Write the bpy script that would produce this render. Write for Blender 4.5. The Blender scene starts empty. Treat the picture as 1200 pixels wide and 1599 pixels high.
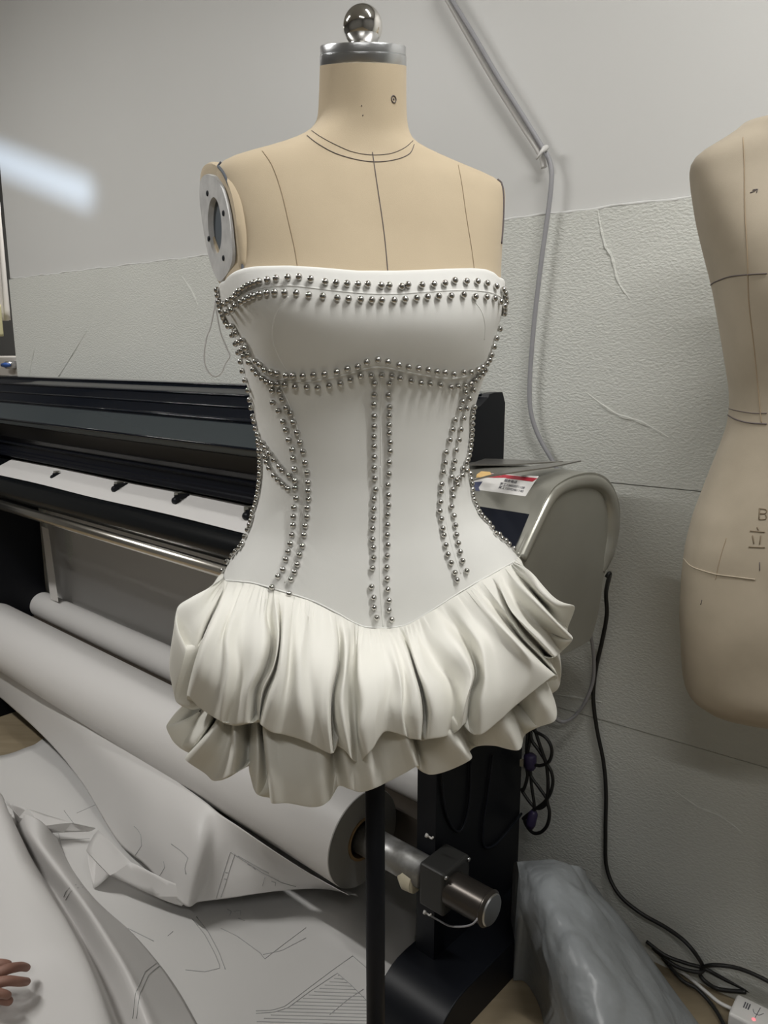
import bpy, bmesh, math, random
import numpy as np
from mathutils import Vector, Matrix
from mathutils import noise as mnoise
from mathutils.bvhtree import BVHTree
from mathutils.geometry import tessellate_polygon

random.seed(7)
sc = bpy.context.scene
C = sc.collection

# ------------------------------------------------------------------ camera
H = 1.25                      # camera height
PIT = math.radians(11.3)      # tilt down
cP, sP = math.cos(PIT), math.sin(PIT)
cam_d = bpy.data.cameras.new('camera'); cam = bpy.data.objects.new('camera', cam_d); C.objects.link(cam)
cam.location = (0, 0, H); cam.rotation_euler = (math.pi/2 - PIT, 0, 0)
cam_d.sensor_fit = 'VERTICAL'; cam_d.sensor_height = 24.0; cam_d.lens = 24.0*1200/1599
cam_d.clip_start = 0.02
sc.camera = cam
sc.view_settings.view_transform = 'Standard'; sc.view_settings.look = 'None'
sc.view_settings.gamma = 1.0; sc.view_settings.exposure = 0.08

# ------------------------------------------------------------------ world
w = bpy.data.worlds.new('world'); sc.world = w; w.use_nodes = True
w.node_tree.nodes['Background'].inputs[0].default_value = (0.8, 0.9, 1.0, 1)
w.node_tree.nodes['Background'].inputs[1].default_value = 0.05

# ------------------------------------------------------------------ lamps
def area(name, loc, rot, sx, sy, power, col, spread=math.pi):
    l = bpy.data.lights.new(name, 'AREA'); l.shape = 'RECTANGLE'; l.size = sx; l.size_y = sy
    l.energy = power; l.color = col; l.spread = spread
    o = bpy.data.objects.new(name, l); C.objects.link(o); o.location = loc; o.rotation_euler = rot
    return o
CEIL = 2.75
WD = Vector((-.7965, .6046, 0)); WN = Vector((.6046, .7965, 0)); WDIST = 1.469   # direction and normal of the wall
wall_ang = math.atan2(WD.y, WD.x)
def at_plane_(px, py):        # point of the wall seen at an image position
    dx = px-600.0; dy = 799.5-py; r = Vector((dx, 1200*cP+dy*sP, dy*cP-1200*sP))
    return Vector((0, 0, H)) + r*(WDIST/WN.dot(r))
LAMPS = [((0.70, 0.30, 2.66), wall_ang, 1.15, 23.0), ((-1.9, 1.25, 2.66), wall_ang, 1.15, 33.0), ((-.1, -1.1, 2.66), wall_ang, 1.15, 12.0)]  # last entry: unseen lamp behind the camera, added as frontal fill
for i, (loc, rz, ln, pw) in enumerate(LAMPS):
    area('tube_light', (loc[0], loc[1], loc[2]-.035), (0, 0, rz), ln, .05, pw, (1.0, .985, .955))
area('next_room_light', (WD*3.6 + WN*1.95 + Vector((0, 0, 2.6))), (0, 0, wall_ang), .9, .5, 16, (1, .97, .93))
# narrow area lamp added to make the bluish streak on the wall at left
tg = at_plane_(50, 268); dv_ = (at_plane_(250, 345)-at_plane_(0, 246)).normalized()
src = tg + Vector((-.75, -1.35, .05)); zz = (src-tg).normalized(); xx = (dv_-zz*dv_.dot(zz)).normalized(); yy_ = zz.cross(xx)
bl = area('added_streak_light', src, Matrix((xx, yy_, zz)).transposed().to_euler(), .70, .02, .16, (.62, .78, 1.0), math.radians(6.5))

# ------------------------------------------------------------------ helpers
def ray(px, py):
    dx = px - 600.0; dy = 799.5 - py
    return Vector((dx, 1200*cP + dy*sP, dy*cP - 1200*sP))
CAM = Vector((0, 0, H))
def at_h(px, py, h):
    r = ray(px, py); return CAM + r*((h - H)/r.z)
def at_plane(px, py, n, dist):            # n . p = dist (n horizontal)
    r = ray(px, py); return CAM + r*(dist/(n.dot(r)))
def at_y(px, py, Y):
    r = ray(px, py); return CAM + r*(Y/r.y)
def proj(p):
    x, y, z = p[0], p[1], p[2]-H
    f = y*cP - z*sP; u = z*cP + y*sP
    return 600 + 1200*x/f, 799.5 - 1200*u/f
def on_wall(px, py, off=0.0): return at_plane(px, py, WN, WDIST - off)

def tag(o, label=None, cat=None, group=None, kind=None):
    if label: o['label'] = label
    if cat: o['category'] = cat
    if group: o['group'] = group
    if kind: o['kind'] = kind
    return o
def thing(name, label, cat, loc=(0, 0, 0), group=None):
    o = bpy.data.objects.new(name, None); C.objects.link(o); o.location = loc
    o.empty_display_size = .05
    return tag(o, label, cat, group)
def wloc(o):
    v = Vector((0, 0, 0))
    while o is not None:
        v += o.location; o = o.parent
    return v
def obj(name, verts, faces, m, parent=None, smooth=True, mats=None, midx=None, autosmooth=None):
    off = wloc(parent) if parent else Vector((0, 0, 0))
    me = bpy.data.meshes.new(name)
    me.from_pydata([tuple(Vector(v)-off) for v in verts], [], faces)
    me.validate()
    me.materials.append(m)
    if mats:
        for mm in mats: me.materials.append(mm)
    for i, p in enumerate(me.polygons):
        p.use_smooth = smooth
        if midx: p.material_index = midx[i]
    if autosmooth: me.set_sharp_from_angle(angle=math.radians(autosmooth))
    me.update()
    o = bpy.data.objects.new(name, me); C.objects.link(o)
    if parent: o.parent = parent
    return o
class MB:
    def __init__(s): s.v = []; s.f = []; s.m = []
    def add(s, v, f, mi=0):
        b = len(s.v); s.v += [Vector(q) for q in v]
        s.f += [tuple(i+b for i in q) for q in f]; s.m += [mi]*len(f); return s
    def box(s, o, ex, ey, ez, mi=0):       # origin corner + three edge vectors
        o, ex, ey, ez = map(Vector, (o, ex, ey, ez))
        v = [o, o+ex, o+ex+ey, o+ey, o+ez, o+ex+ez, o+ex+ey+ez, o+ey+ez]
        return s.add(v, [(0, 3, 2, 1), (4, 5, 6, 7), (0, 1, 5, 4), (1, 2, 6, 5), (2, 3, 7, 6), (3, 0, 4, 7)], mi)
    def tube(s, pts, r, n=10, mi=0, cap=True, closed=False):
        pts = [Vector(p) for p in pts]; N = len(pts)
        rs = r if isinstance(r, (list, tuple)) else [r]*N
        rings = []; up = None
        for i, p in enumerate(pts):
            if closed: t = pts[(i+1) % N]-pts[i-1]
            else: t = pts[min(i+1, N-1)]-pts[max(i-1, 0)]
            if t.length < 1e-9: t = Vector((0, 0, 1))
            t.normalize()
            if up is None:
                up = t.orthogonal().normalized()
            else:
                up = up - t*up.dot(t)
                up = t.orthogonal().normalized() if up.length < 1e-6 else up.normalized()
            s2 = t.cross(up)
            rings.append([p + (up*math.cos(2*math.pi*k/n)+s2*math.sin(2*math.pi*k/n))*rs[i] for k in range(n)])
        v = [q for rg in rings for q in rg]; f = []
        for i in range(N if closed else N-1):
            j = (i+1) % N
            for k in range(n):
                l = (k+1) % n
                f.append((i*n+k, i*n+l, j*n+l, j*n+k))
        if cap and not closed:
            f.append(tuple(range(n))[::-1]); f.append(tuple((N-1)*n+k for k in range(n)))
        return s.add(v, f, mi)
    def lathe(s, c, axis, prof, n=32, mi=0, cap=True):     # prof: (radius, distance along axis)
        c = Vector(c); a = Vector(axis).normalized(); u = a.orthogonal().normalized(); w_ = a.cross(u)
        v = []; f = []
        for r_, z in prof:
            for k in range(n):
                t = 2*math.pi*k/n
                v.append(c + a*z + (u*math.cos(t)+w_*math.sin(t))*r_)
        for i in range(len(prof)-1):
            for k in range(n):
                l = (k+1) % n
                f.append((i*n+k, i*n+l, (i+1)*n+l, (i+1)*n+k))
        if cap:
            f.append(tuple(range(n))[::-1]); f.append(tuple((len(prof)-1)*n+k for k in range(n)))
        return s.add(v, f, mi)
    def prism(s, poly, e, mi=0):           # polygon (3D points) extruded by vector e
        e = Vector(e); n = len(poly); poly = [Vector(p) for p in poly]
        v = poly + [p+e for p in poly]
        f = [(i, (i+1) % n, (i+1) % n+n, i+n) for i in range(n)]
        tris = tessellate_polygon([poly])
        f += [tuple(t) for t in tris] + [tuple(i+n for i in t[::-1]) for t in tris]
        return s.add(v, f, mi)
    def grid(s, P, mi=0, closed_u=False):
        nu = len(P); nv = len(P[0]); v = [q for row in P for q in row]; f = []
        for i in range(nu if closed_u else nu-1):
            j = (i+1) % nu
            for k in range(nv-1):
                f.append((i*nv+k, j*nv+k, j*nv+k+1, i*nv+k+1))
        return s.add(v, f, mi)
    def build(s, name, m, parent=None, smooth=True, mats=None, autosmooth=None):
        o = obj(name, s.v, s.f, m, parent, smooth, mats, s.m if mats else None, autosmooth)
        bm = bmesh.new(); bm.from_mesh(o.data); bmesh.ops.recalc_face_normals(bm, faces=bm.faces); bm.to_mesh(o.data); bm.free()
        if autosmooth: o.data.set_sharp_from_angle(angle=math.radians(autosmooth))
        return o
def merge_into(o, mb, m):
    """printed or drawn surface marks become part of the mesh they lie on"""
    off = wloc(o); bm = bmesh.new(); bm.from_mesh(o.data); k = len(o.data.materials); o.data.materials.append(m)
    vs = [bm.verts.new(Vector(v)-off) for v in mb.v]
    for f in mb.f:
        try: fc = bm.faces.new([vs[i] for i in f]); fc.material_index = k; fc.smooth = True
        except ValueError: pass
    bm.to_mesh(o.data); bm.free(); return o
def bevel(o, w_, seg=3):
    b = o.modifiers.new('bevel', 'BEVEL'); b.width = w_; b.segments = seg; b.limit_method = 'ANGLE'; b.angle_limit = math.radians(35)
    return o
def cr(p0, p1, p2, p3, t):
    return 0.5*((2*p1) + (p2-p0)*t + (2*p0-5*p1+4*p2-p3)*t*t + (3*p1-p0-3*p2+p3)*t*t*t)
def spline(pts, sub, closed=False):
    P = [np.array(p, float) for p in pts]; n = len(P); out = []
    for i in range(n if closed else n-1):
        if closed: a, b, c, d = P[i-1], P[i], P[(i+1) % n], P[(i+2) % n]
        else: a, b, c, d = P[max(i-1, 0)], P[i], P[i+1], P[min(i+2, n-1)]
        for k in range(sub): out.append(cr(a, b, c, d, k/sub))
    if not closed: out.append(P[-1])
    return out
def resample(pts, n):
    P = np.array(pts, float); d = np.r_[0, np.cumsum(np.linalg.norm(np.diff(P, axis=0), axis=1))]
    t = np.linspace(0, d[-1], n)
    return np.stack([np.interp(t, d, P[:, k]) for k in range(P.shape[1])], 1)
def smooth_grid(G, su, sv, closed_u=False):
    rows = [spline(g, sv) for g in G]                     # refine each column along v
    A = np.array(rows); out = []
    for k in range(A.shape[1]): out.append(spline(list(A[:, k]), su, closed_u))
    return np.transpose(np.array(out), (1, 0, 2))         # [u][v]

# ------------------------------------------------------------------ materials
def mat(name, col, rough=.5, metal=0, noise=None, bump=None, col2=None, spec=None, coat=0, emit=None, alpha=None, trans=None, sheen=0, stretch=None):
    m = bpy.data.materials.new(name); m.use_nodes = True
    nt = m.node_tree; b = nt.nodes['Principled BSDF']
    b.inputs['Base Color'].default_value = (*col, 1); b.inputs['Roughness'].default_value = rough; b.inputs['Metallic'].default_value = metal
    if spec is not None: b.inputs['Specular IOR Level'].default_value = spec
    if coat: b.inputs['Coat Weight'].default_value = coat; b.inputs['Coat Roughness'].default_value = .08
    if sheen: b.inputs['Sheen Weight'].default_value = sheen
    if trans: b.inputs['Transmission Weight'].default_value = trans
    if alpha is not None: b.inputs['Alpha'].default_value = alpha
    if emit: b.inputs['Emission Color'].default_value = (*emit[0], 1); b.inputs['Emission Strength'].default_value = emit[1]
    tc = nt.nodes.new('ShaderNodeTexCoord'); src = tc.outputs['Object']
    if stretch:
        mp = nt.nodes.new('ShaderNodeMapping'); mp.inputs['Scale'].default_value = stretch
        nt.links.new(src, mp.inputs[0]); src = mp.outputs[0]
    if noise:
        n = nt.nodes.new('ShaderNodeTexNoise'); n.inputs['Scale'].default_value = noise[0]; n.inputs['Detail'].default_value = 6
        nt.links.new(src, n.inputs['Vector'])
        r = nt.nodes.new('ShaderNodeValToRGB'); r.color_ramp.elements[0].position = noise[1]; r.color_ramp.elements[1].position = noise[2]
        r.color_ramp.elements[0].color = (*(col2 or tuple(c*.8 for c in col)), 1); r.color_ramp.elements[1].color = (*col, 1)
        nt.links.new(n.outputs[0], r.inputs[0]); nt.links.new(r.outputs[0], b.inputs['Base Color'])
    if bump:
        n = nt.nodes.new('ShaderNodeTexNoise'); n.inputs['Scale'].default_value = bump[0]; n.inputs['Detail'].default_value = 3
        nt.links.new(src, n.inputs['Vector'])
        bp = nt.nodes.new('ShaderNodeBump'); bp.inputs['Strength'].default_value = bump[1]; bp.inputs['Distance'].default_value = bump[2]
        nt.links.new(n.outputs[0], bp.inputs['Height']); nt.links.new(bp.outputs[0], b.inputs['Normal'])
    return m
M = {}
M['paint'] = mat('wall_paint', (.70, .70, .685), .42, noise=(1.2, .3, .7), col2=(.67, .67, .655), bump=(300, .08, .001))
M['foam'] = mat('foam_panel', (.70, .71, .67), .6, bump=(150, .55, .004), noise=(2, .3, .7), col2=(.66, .67, .63), stretch=(1, 1, 1.8))
M['ceiling'] = mat('ceiling_paint', (.52, .52, .51), .8)
M['room'] = mat('room_paint', (.20, .20, .195), .7)
M['floor'] = mat('floor_wood', (.30, .245, .165), .38, noise=(5, .35, .65), col2=(.23, .185, .12), stretch=(1, 6, 1))
M['linen'] = mat('linen', (.60, .495, .345), .85, noise=(14, .3, .72), col2=(.55, .45, .31), bump=(1500, .25, .0006), sheen=.15)
M['linen_old'] = mat('old_linen', (.49, .425, .33), .85, noise=(9, .32, .68), col2=(.39, .335, .255), bump=(1200, .25, .0006), sheen=.1)
M['knit'] = mat('white_knit', (.83, .83, .80), .72, bump=(1800, .18, .0006), noise=(30, .3, .7), col2=(.81, .81, .78), sheen=.1)
M['skirt'] = mat('cream_scuba', (.80, .79, .735), .66, bump=(1800, .18, .0006), noise=(20, .3, .7), col2=(.785, .775, .715), sheen=.1)
M['steel'] = mat('polished_steel', (.56, .55, .53), .14, 1)
M['brushed'] = mat('brushed_steel', (.62, .63, .64), .30, 1, stretch=(1, 1, 30), bump=(60, .2, .0005))
M['chrome'] = mat('chrome', (.80, .78, .74), .09, 1)
M['rail'] = mat('rail_chrome', (.80, .77, .71), .24, 1)
M['alu'] = mat('armhole_alu', (.76, .76, .755), .42, .1, noise=(60, .35, .65), col2=(.62, .62, .62))
M['hole'] = mat('hole_grey', (.09, .11, .13), .5)
M['dark'] = mat('black_metal', (.006, .007, .010), .42, .0, spec=.22)
M['pole'] = mat('pole_black', (.008, .010, .016), .5, spec=.25)
M['gloss'] = mat('gloss_black', (.006, .008, .013), .12, 0, spec=.42)
M['smoke'] = mat('smoke_cover', (.05, .06, .065), .10, 0, spec=.6)
M['silver'] = mat('silver_plastic', (.36, .355, .315), .30, .55, noise=(10, .3, .7), col2=(.33, .325, .285))
M['paper'] = mat('plot_paper', (.70, .685, .67), .45, bump=(12, .12, .004))
M['paper2'] = mat('plot_paper_low', (.66, .65, .635), .48, bump=(9, .2, .006))
M['ink'] = mat('ink', (.40, .40, .40), .7)
M['pencil'] = mat('marker', (.13, .11, .11), .8)
M['pencil_soft'] = mat('marker_faded', (.40, .31, .21), .85)
M['bag'] = mat('grey_plastic', (.25, .265, .275), .38, bump=(17, .55, .012), noise=(6, .35, .65), col2=(.215, .23, .24), spec=.45)
M['cable_black'] = mat('cable_black', (.012, .012, .012), .45)
M['cable_grey'] = mat('cable_grey', (.34, .34, .36), .5)
M['cable_violet'] = mat('cable_violet', (.035, .025, .075), .5)
M['white_plastic'] = mat('white_plastic', (.72, .71, .69), .4)
M['cream_plastic'] = mat('cream_plastic', (.58, .53, .40), .5)
M['red'] = mat('red_print', (.45, .03, .05), .5)
M['yellow'] = mat('yellow_print', (.75, .50, .20), .5)
M['navyprint'] = mat('navy_print', (.05, .06, .12), .5)
M['label_text'] = mat('text_print', (.06, .06, .08), .6)
M['thread'] = mat('thread', (.85, .85, .85), .4)
M['skin'] = mat('skin', (.33, .18, .135), .55, noise=(40, .3, .7), col2=(.27, .14, .105))
M['nail'] = mat('nail', (.55, .33, .27), .35)
M['screen'] = mat('panel_glass', (.009, .011, .018), .2, 0, spec=.35)
M['cardboard'] = mat('cardboard', (.30, .20, .10), .8)
M['brown_beam'] = mat('brown_beam', (.05, .04, .03), .5)
M['blue'] = mat('blue_handle', (.05, .13, .42), .4)
M['tube_emit'] = mat('tube_emit', (1, 1, 1), .5, emit=((1, .97, .92), 9))
M['led'] = mat('red_led', (.9, .1, .1), .4, emit=((1, .1, .12), 2.5))
M['cloth_white'] = mat('cloth_white', (.80, .77, .73), .8)
M['cloth_yellow'] = mat('cloth_yellow', (.72, .68, .40), .8)

# ------------------------------------------------------------------ room shell
def wp(s, n, z): return WD*s + WN*n + Vector((0, 0, z))
def struct(o): o['kind'] = 'structure'; return o
S0, S1, S2, NB, NN = -1.9, 2.795, 5.3, -2.6, 2.6
struct(MB().box(wp(S0, NB, -.05), WD*(S2-S0), WN*(NN-NB), (0, 0, .05)).build('floor', M['floor'], smooth=False))
struct(MB().box(wp(S0, NB, CEIL), WD*(S2-S0), WN*(NN-NB), (0, 0, .05)).build('ceiling', M['ceiling'], smooth=False))
struct(MB().box(wp(S0, WDIST, 0), WD*(S1-S0), WN*.12, (0, 0, CEIL)).build('wall_back', M['paint'], smooth=False))
struct(MB().box(wp(S0, NN, 0), WD*(S2-S0), WN*.05, (0, 0, CEIL)).build('wall_far', M['room'], smooth=False))
struct(MB().box(wp(S0-.05, NB, 0), WD*.05, WN*(NN-NB), (0, 0, CEIL)).build('wall_right', M['room'], smooth=False))
struct(MB().box(wp(S2, NB, 0), WD*.05, WN*(NN-NB), (0, 0, CEIL)).build('wall_left', M['room'], smooth=False))
struct(MB().box(wp(S0, NB-.05, 0), WD*(S2-S0), WN*.05, (0, 0, CEIL)).build('wall_front', M['room'], smooth=False))

# foam panels glued on the wall in three rows: each row one trim board with its raised wrinkles
rows = [(0, .507, .004), (.509, 1.009, .0055), (1.011, 1.526, .007)]
wr = {2: [[(934, 327), (938, 352), (946, 385), (956, 402), (966, 440), (985, 468)], [(70, 620), (100, 575), (137, 515)],
          [(285, 432), (300, 455), (310, 478)], [(915, 612), (960, 645), (1003, 660), (1046, 684)], [(45, 590), (55, 540)]],
      1: [[(870, 1085), (905, 1090), (940, 1096)]], 0: [[(1055, 1235), (1090, 1260), (1125, 1275), (1160, 1300)]]}
for i, (z0, z1, th) in enumerate(rows):
    mb = MB().box(wp(S0, WDIST-th, z0), WD*(S1-S0-.002), WN*(th+.001), (0, 0, z1-z0))
    for line in wr.get(i, []):
        pts = spline([on_wall(x, y, th-.0008) for x, y in line], 6)
        n = len(pts); rr = [.0012+.0034*math.sin(math.pi*(k+.4)/(n+.4))*(0.7+.3*math.sin(k*1.7)) for k in range(n)]
        mb.tube(pts, rr, 6)
    struct(mb.build('trim_%d' % (i+1), M['foam'], autosmooth=40))
# ragged silicone bead along the top edge of the panels
pts = [wp(s, WDIST-.004, 1.5275+.0012*math.sin(s*37)+.001*math.sin(s*91)) for s in np.arange(S0+.1, S1-.01, .02)]
struct(MB().tube(pts, [.003+.001*math.sin(i*1.9) for i in range(len(pts))], 6).build('trim_4', M['paint']))

# ------------------------------------------------------------------ ceiling lamps
for i, (loc, rz, ln, pw) in enumerate(LAMPS):
    lab = ['white fluorescent batten on the ceiling above the studded dress', 'white fluorescent batten on the ceiling at the left of the room',
           'white fluorescent batten added behind the viewer as frontal fill'][i]
    t = thing('ceiling_lamp', lab, 'lamp', loc, 'fluorescent battens on the ceiling')
    d = Vector((math.cos(rz), math.sin(rz), 0)); q = Vector((-d.y, d.x, 0)); L = Vector(loc)
    bevel(MB().box(L-d*(ln/2+.03)-q*.03+Vector((0, 0, .02)), d*(ln+.06), q*.06, (0, 0, CEIL-loc[2]-.02)).build('housing', M['white_plastic'], t, smooth=False), .005)
    MB().tube([L-d*ln/2, L+d*ln/2], .015, 16).build('tube', M['tube_emit'], t)

# ------------------------------------------------------------------ dress form body
TH = math.radians(13.0); D = .95
cT, sT = math.cos(TH), math.sin(TH)
class Body:
    """lofted torso: silhouettes (y,x) left/right, depth tables over height"""
    def __init__(s, D, th, L, R, dep, h0, h1, n=90):
        s.c, s.s, s.D = math.cos(th), math.sin(th), D
        L = sorted(L); R = sorted(R); dep = sorted(dep)
        s.hs = np.linspace(h0, h1, n); s.a = []; s.cx = []
        dh = [d[0] for d in dep]
        s.f = np.interp(s.hs, dh, [d[1] for d in dep]); s.b = np.interp(s.hs, dh, [d[2] for d in dep]); s.n = np.interp(s.hs, dh, [d[3] for d in dep])
        def sm(A, sg):
            k = np.exp(-.5*(np.arange(-8, 9)/sg)**2); k /= k.sum(); return np.convolve(np.pad(A, 8, mode='edge'), k, 'valid')
        s.f, s.b, s.n = sm(s.f, 2.2), sm(s.b, 2.2), sm(s.n, 2.2)
        ph = np.linspace(0, 2*math.pi, 120, endpoint=False)
        for i, h in enumerate(s.hs):
            a, cx = .14, 0.0; e = 2/s.n[i]
            ux = np.sign(np.sin(ph))*np.abs(np.sin(ph))**e; uy = -np.sign(np.cos(ph))*np.abs(np.cos(ph))**e*np.where(np.cos(ph) > 0, s.f[i], s.b[i])
            for _ in range(30):
                X = cx+a*ux*s.c-uy*s.s; Y = D+a*ux*s.s+uy*s.c; z = h-H
                f_ = Y*cP-z*sP; px = 600+1200*X/f_; py = 799.5-1200*(z*cP+Y*sP)/f_
                il, ir = int(np.argmin(px)), int(np.argmax(px))
                el = (np.interp(py[il], [q[0] for q in L], [q[1] for q in L])-px[il])*f_[il]/1200
                er = (np.interp(py[ir], [q[0] for q in R], [q[1] for q in R])-px[ir])*f_[ir]/1200
                a = max(.02, a+.6*(er-el)/2); cx += .6*(er+el)/2
            s.a.append(a); s.cx.append(cx)
        s.a = sm(np.array(s.a), 1.0); s.cx = sm(np.array(s.cx), 1.0); s.tilt = 0; s.t0 = 9; s.t1 = 10
    def par(s, h):
        g = lambda A: float(np.interp(h, s.hs, A))
        return g(s.a), g(s.cx), g(s.f), g(s.b), g(s.n)
    def point(s, phi, h, off=0.0):
        a, cx, f, b, n = s.par(h)
        sx, cy = math.sin(phi), math.cos(phi); d = f if cy > 0 else b
        x = a*math.copysign(abs(sx)**(2/n), sx); y = -d*math.copysign(abs(cy)**(2/n), cy)
        if off:
            nx = math.copysign((abs(x)/a)**(n-1), x)/a; ny = math.copysign((abs(y)/d)**(n-1), y)/d
            l = math.hypot(nx, ny) or 1; x += nx/l*off; y += ny/l*off
        yy = x*s.s + y*s.c
        if s.tilt and h > s.t0:
            t = min(1, (h-s.t0)/(s.t1-s.t0)); t = t*t*(3-2*t); h = h + yy*s.tilt*t
        return Vector((cx + x*s.c - y*s.s, s.D + yy, h))
    def inv(s, p):
        a, cx, f, b, n = s.par(p[2]); X = p[0]-cx; Y = p[1]-s.D
        x = X*s.c+Y*s.s; y = -X*s.s+Y*s.c; d = f if y < 0 else b
        return math.atan2(math.copysign((abs(x)/a)**(n/2), x), math.copysign((abs(y)/d)**(n/2), -y))
    def mesh(s, off=0.0, nphi=120, cap_bottom=True, cap_top=True, shape=None):
        mb = MB(); v = []; f = []; N = len(s.hs)
        for h in s.hs:
            for k in range(nphi):
                p = s.point(2*math.pi*k/nphi, h, off); v.append(p)
        for i in range(N-1):
            for k in range(nphi):
                l = (k+1) % nphi; f.append((i*nphi+k, i*nphi+l, (i+1)*nphi+l, (i+1)*nphi+k))
        if cap_bottom: f.append(tuple(range(nphi))[::-1])
        if cap_top: f.append(tuple((N-1)*nphi+k for k in range(nphi)))
        return mb.add(v, f)
def bvh(v, f): return BVHTree.FromPolygons([tuple(q) for q in v], f)

def hy(y, Dd=D): return at_y(567, y, Dd).z       # height of an image row at the form's axis
Ls = [(95, 500), (160, 498), (190, 496), (205, 487), (213, 478), (225, 446), (235, 413), (243, 378), (250, 350), (258, 338), (266, 336), (280, 338), (330, 345), (380, 350), (420, 350), (440, 347),
      (460, 349), (490, 355), (520, 372), (560, 385), (600, 391), (650, 405), (700, 412), (740, 413), (780, 409), (820, 397), (850, 380), (870, 368), (890, 358), (908, 350), (940, 340), (1000, 330), (1100, 335), (1180, 345)]
Rs = [(95, 635), (160, 635), (190, 636), (215, 641), (228, 652), (240, 680), (255, 712), (268, 745), (278, 776), (288, 788), (300, 790), (340, 788), (380, 785), (420, 783), (440, 783),
      (460, 783), (490, 779), (520, 769), (560, 761), (600, 747), (650, 732), (700, 727), (740, 727), (780, 731), (810, 745), (840, 777), (862, 797), (880, 810), (940, 822), (1000, 828), (1100, 822), (1180, 812)]
dep = [(hy(1170), .105, .115, 2.2), (hy(980), .118, .128, 2.2), (hy(900), .108, .118, 2.25), (hy(820), .094, .098, 2.3), (hy(740), .088, .085, 2.3), (hy(650), .094, .085, 2.35), (hy(600), .101, .088, 2.4),
       (hy(565), .119, .092, 2.5), (hy(515), .139, .095, 2.6), (hy(465), .134, .095, 2.6), (hy(420), .114, .094, 2.7), (hy(380), .100, .092, 2.9), (hy(330), .083, .088, 3.0), (hy(295), .070, .080, 2.9), (hy(275), .064, .076, 2.6),
       (hy(255), .058, .070, 2.2), (hy(238), .053, .064, 2.0), (hy(222), .050, .058, 2.0), (hy(205), .049, .054, 2.0), (hy(100), .050, .050, 2.0)]
B = Body(D, TH, Ls, Rs, dep, hy(1075), hy(104), 130)
B.tilt = math.tan(math.radians(15)); B.t0 = hy(205); B.t1 = hy(110)
fx = float(np.interp(hy(900), B.hs, B.cx))
form = thing('dress_form', 'linen tailor dress form with steel ball on its neck wearing the white studded dress', 'dress form', (fx, D, 0))
bm_ = B.mesh(nphi=160)
torso = bm_.build('torso', M['linen'], form, autosmooth=50)
T_bvh = bvh(bm_.v, bm_.f)
def hit(bv, px, py, guide=None):
    """first hit of the line of sight; near the outline slide sideways until the surface is met"""
    for k in range(60):
        for sg in (1, -1):
            x = px + sg*k*.7
            loc, nor, idx, dist = bv.ray_cast(CAM, ray(x, py).normalized(), 6)
            if loc: return loc, nor
    return None, None
# neck cap
nt_ = hy(104); ncx = float(np.interp(nt_, B.hs, B.cx)); nc = Vector((ncx, D, nt_))
rN = float(B.a[-1])
NA = Vector((0, -math.sin(math.radians(15)), math.cos(math.radians(15))))
MB().lathe(nc, NA, [(rN*.99, -.001), (rN*1.0, 0), (rN*1.0, .0095), (rN*.975, .010), (rN*.975, .0105), (rN*.985, .011), (rN*.985, .0182), (rN*.97, .0195), (0.001, .0195)], 64).build('neck_cap', M['brushed'], form, autosmooth=30)
rb = .0218
pr = [(.0165, .0185)] + [(rb*math.sin(t), .0195+rb*.87-rb*math.cos(t)) for t in np.linspace(.75, math.pi-.01, 26)]
MB().lathe(nc, NA, pr, 48).build('ball_finial', M['chrome'], form)
# marking tape and pencil lines drawn on the linen
def surf_line(name, bv, pts, wpx_r, m, parent, lift=.0004, sub=8):
    P = []
    for x, y in [tuple(q) for q in spline(pts, sub)]:
        l, n = hit(bv, x, y)
        if l: P.append(l + n*lift if n.dot(ray(x, y)) < 0 else l - n*lift)
    return MB().tube(P, wpx_r, 6).build(name, m, parent)
surf_line('centre_line', T_bvh, [(582, 238), (588, 280), (597, 340), (602, 380), (606, 425)], .0005, M['pencil'], form)
surf_line('neck_tape', T_bvh, [(487, 204), (500, 213), (520, 224), (550, 237), (580, 242), (610, 240), (632, 231), (645, 220)], .0003, M['pencil'], form)
surf_line('neck_tape', T_bvh, [(480, 212), (497, 225), (525, 240), (560, 250), (590, 253), (620, 249), (640, 240), (647, 226)], .00045, M['pencil'], form)
surf_line('princess_seam', T_bvh, [(410, 236), (426, 260), (440, 300), (452, 350), (461, 390), (467, 430)], .0004, M['pencil_soft'], form)
surf_line('princess_seam', T_bvh, [(716, 258), (722, 290), (729, 340), (737, 390), (742, 430)], .0004, M['pencil_soft'], form)
surf_line('armhole_tape', T_bvh, [(334, 254), (348, 268), (360, 295), (370, 330), (378, 380), (380, 440)], .0017, mat('tape_grey', (.10, .11, .13), .7), form)
surf_line('armhole_tape', T_bvh, [(781, 281), (786, 300), (786, 340), (783, 380)], .0014, M['pencil'], form)
for (x, y, r) in ((615, 155, .0035), (567, 180, .001), (565, 165, .0007)):
    l, n = hit(T_bvh, x, y)
    if r > .002:
        u = n.orthogonal().normalized(); v = n.cross(u)
        MB().tube([l+n*.0004+(u*math.cos(t)+v*math.sin(t))*r for t in np.linspace(0, 2*math.pi, 24, endpoint=False)], .0006, 6, closed=True).build('neck_mark', M['pencil'], form)
    MB().lathe(l-n*.0005, n, [(max(r*.4, .0007), 0), (max(r*.3, .0006), .001)], 10).build('neck_mark', M['pencil'], form)
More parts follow.
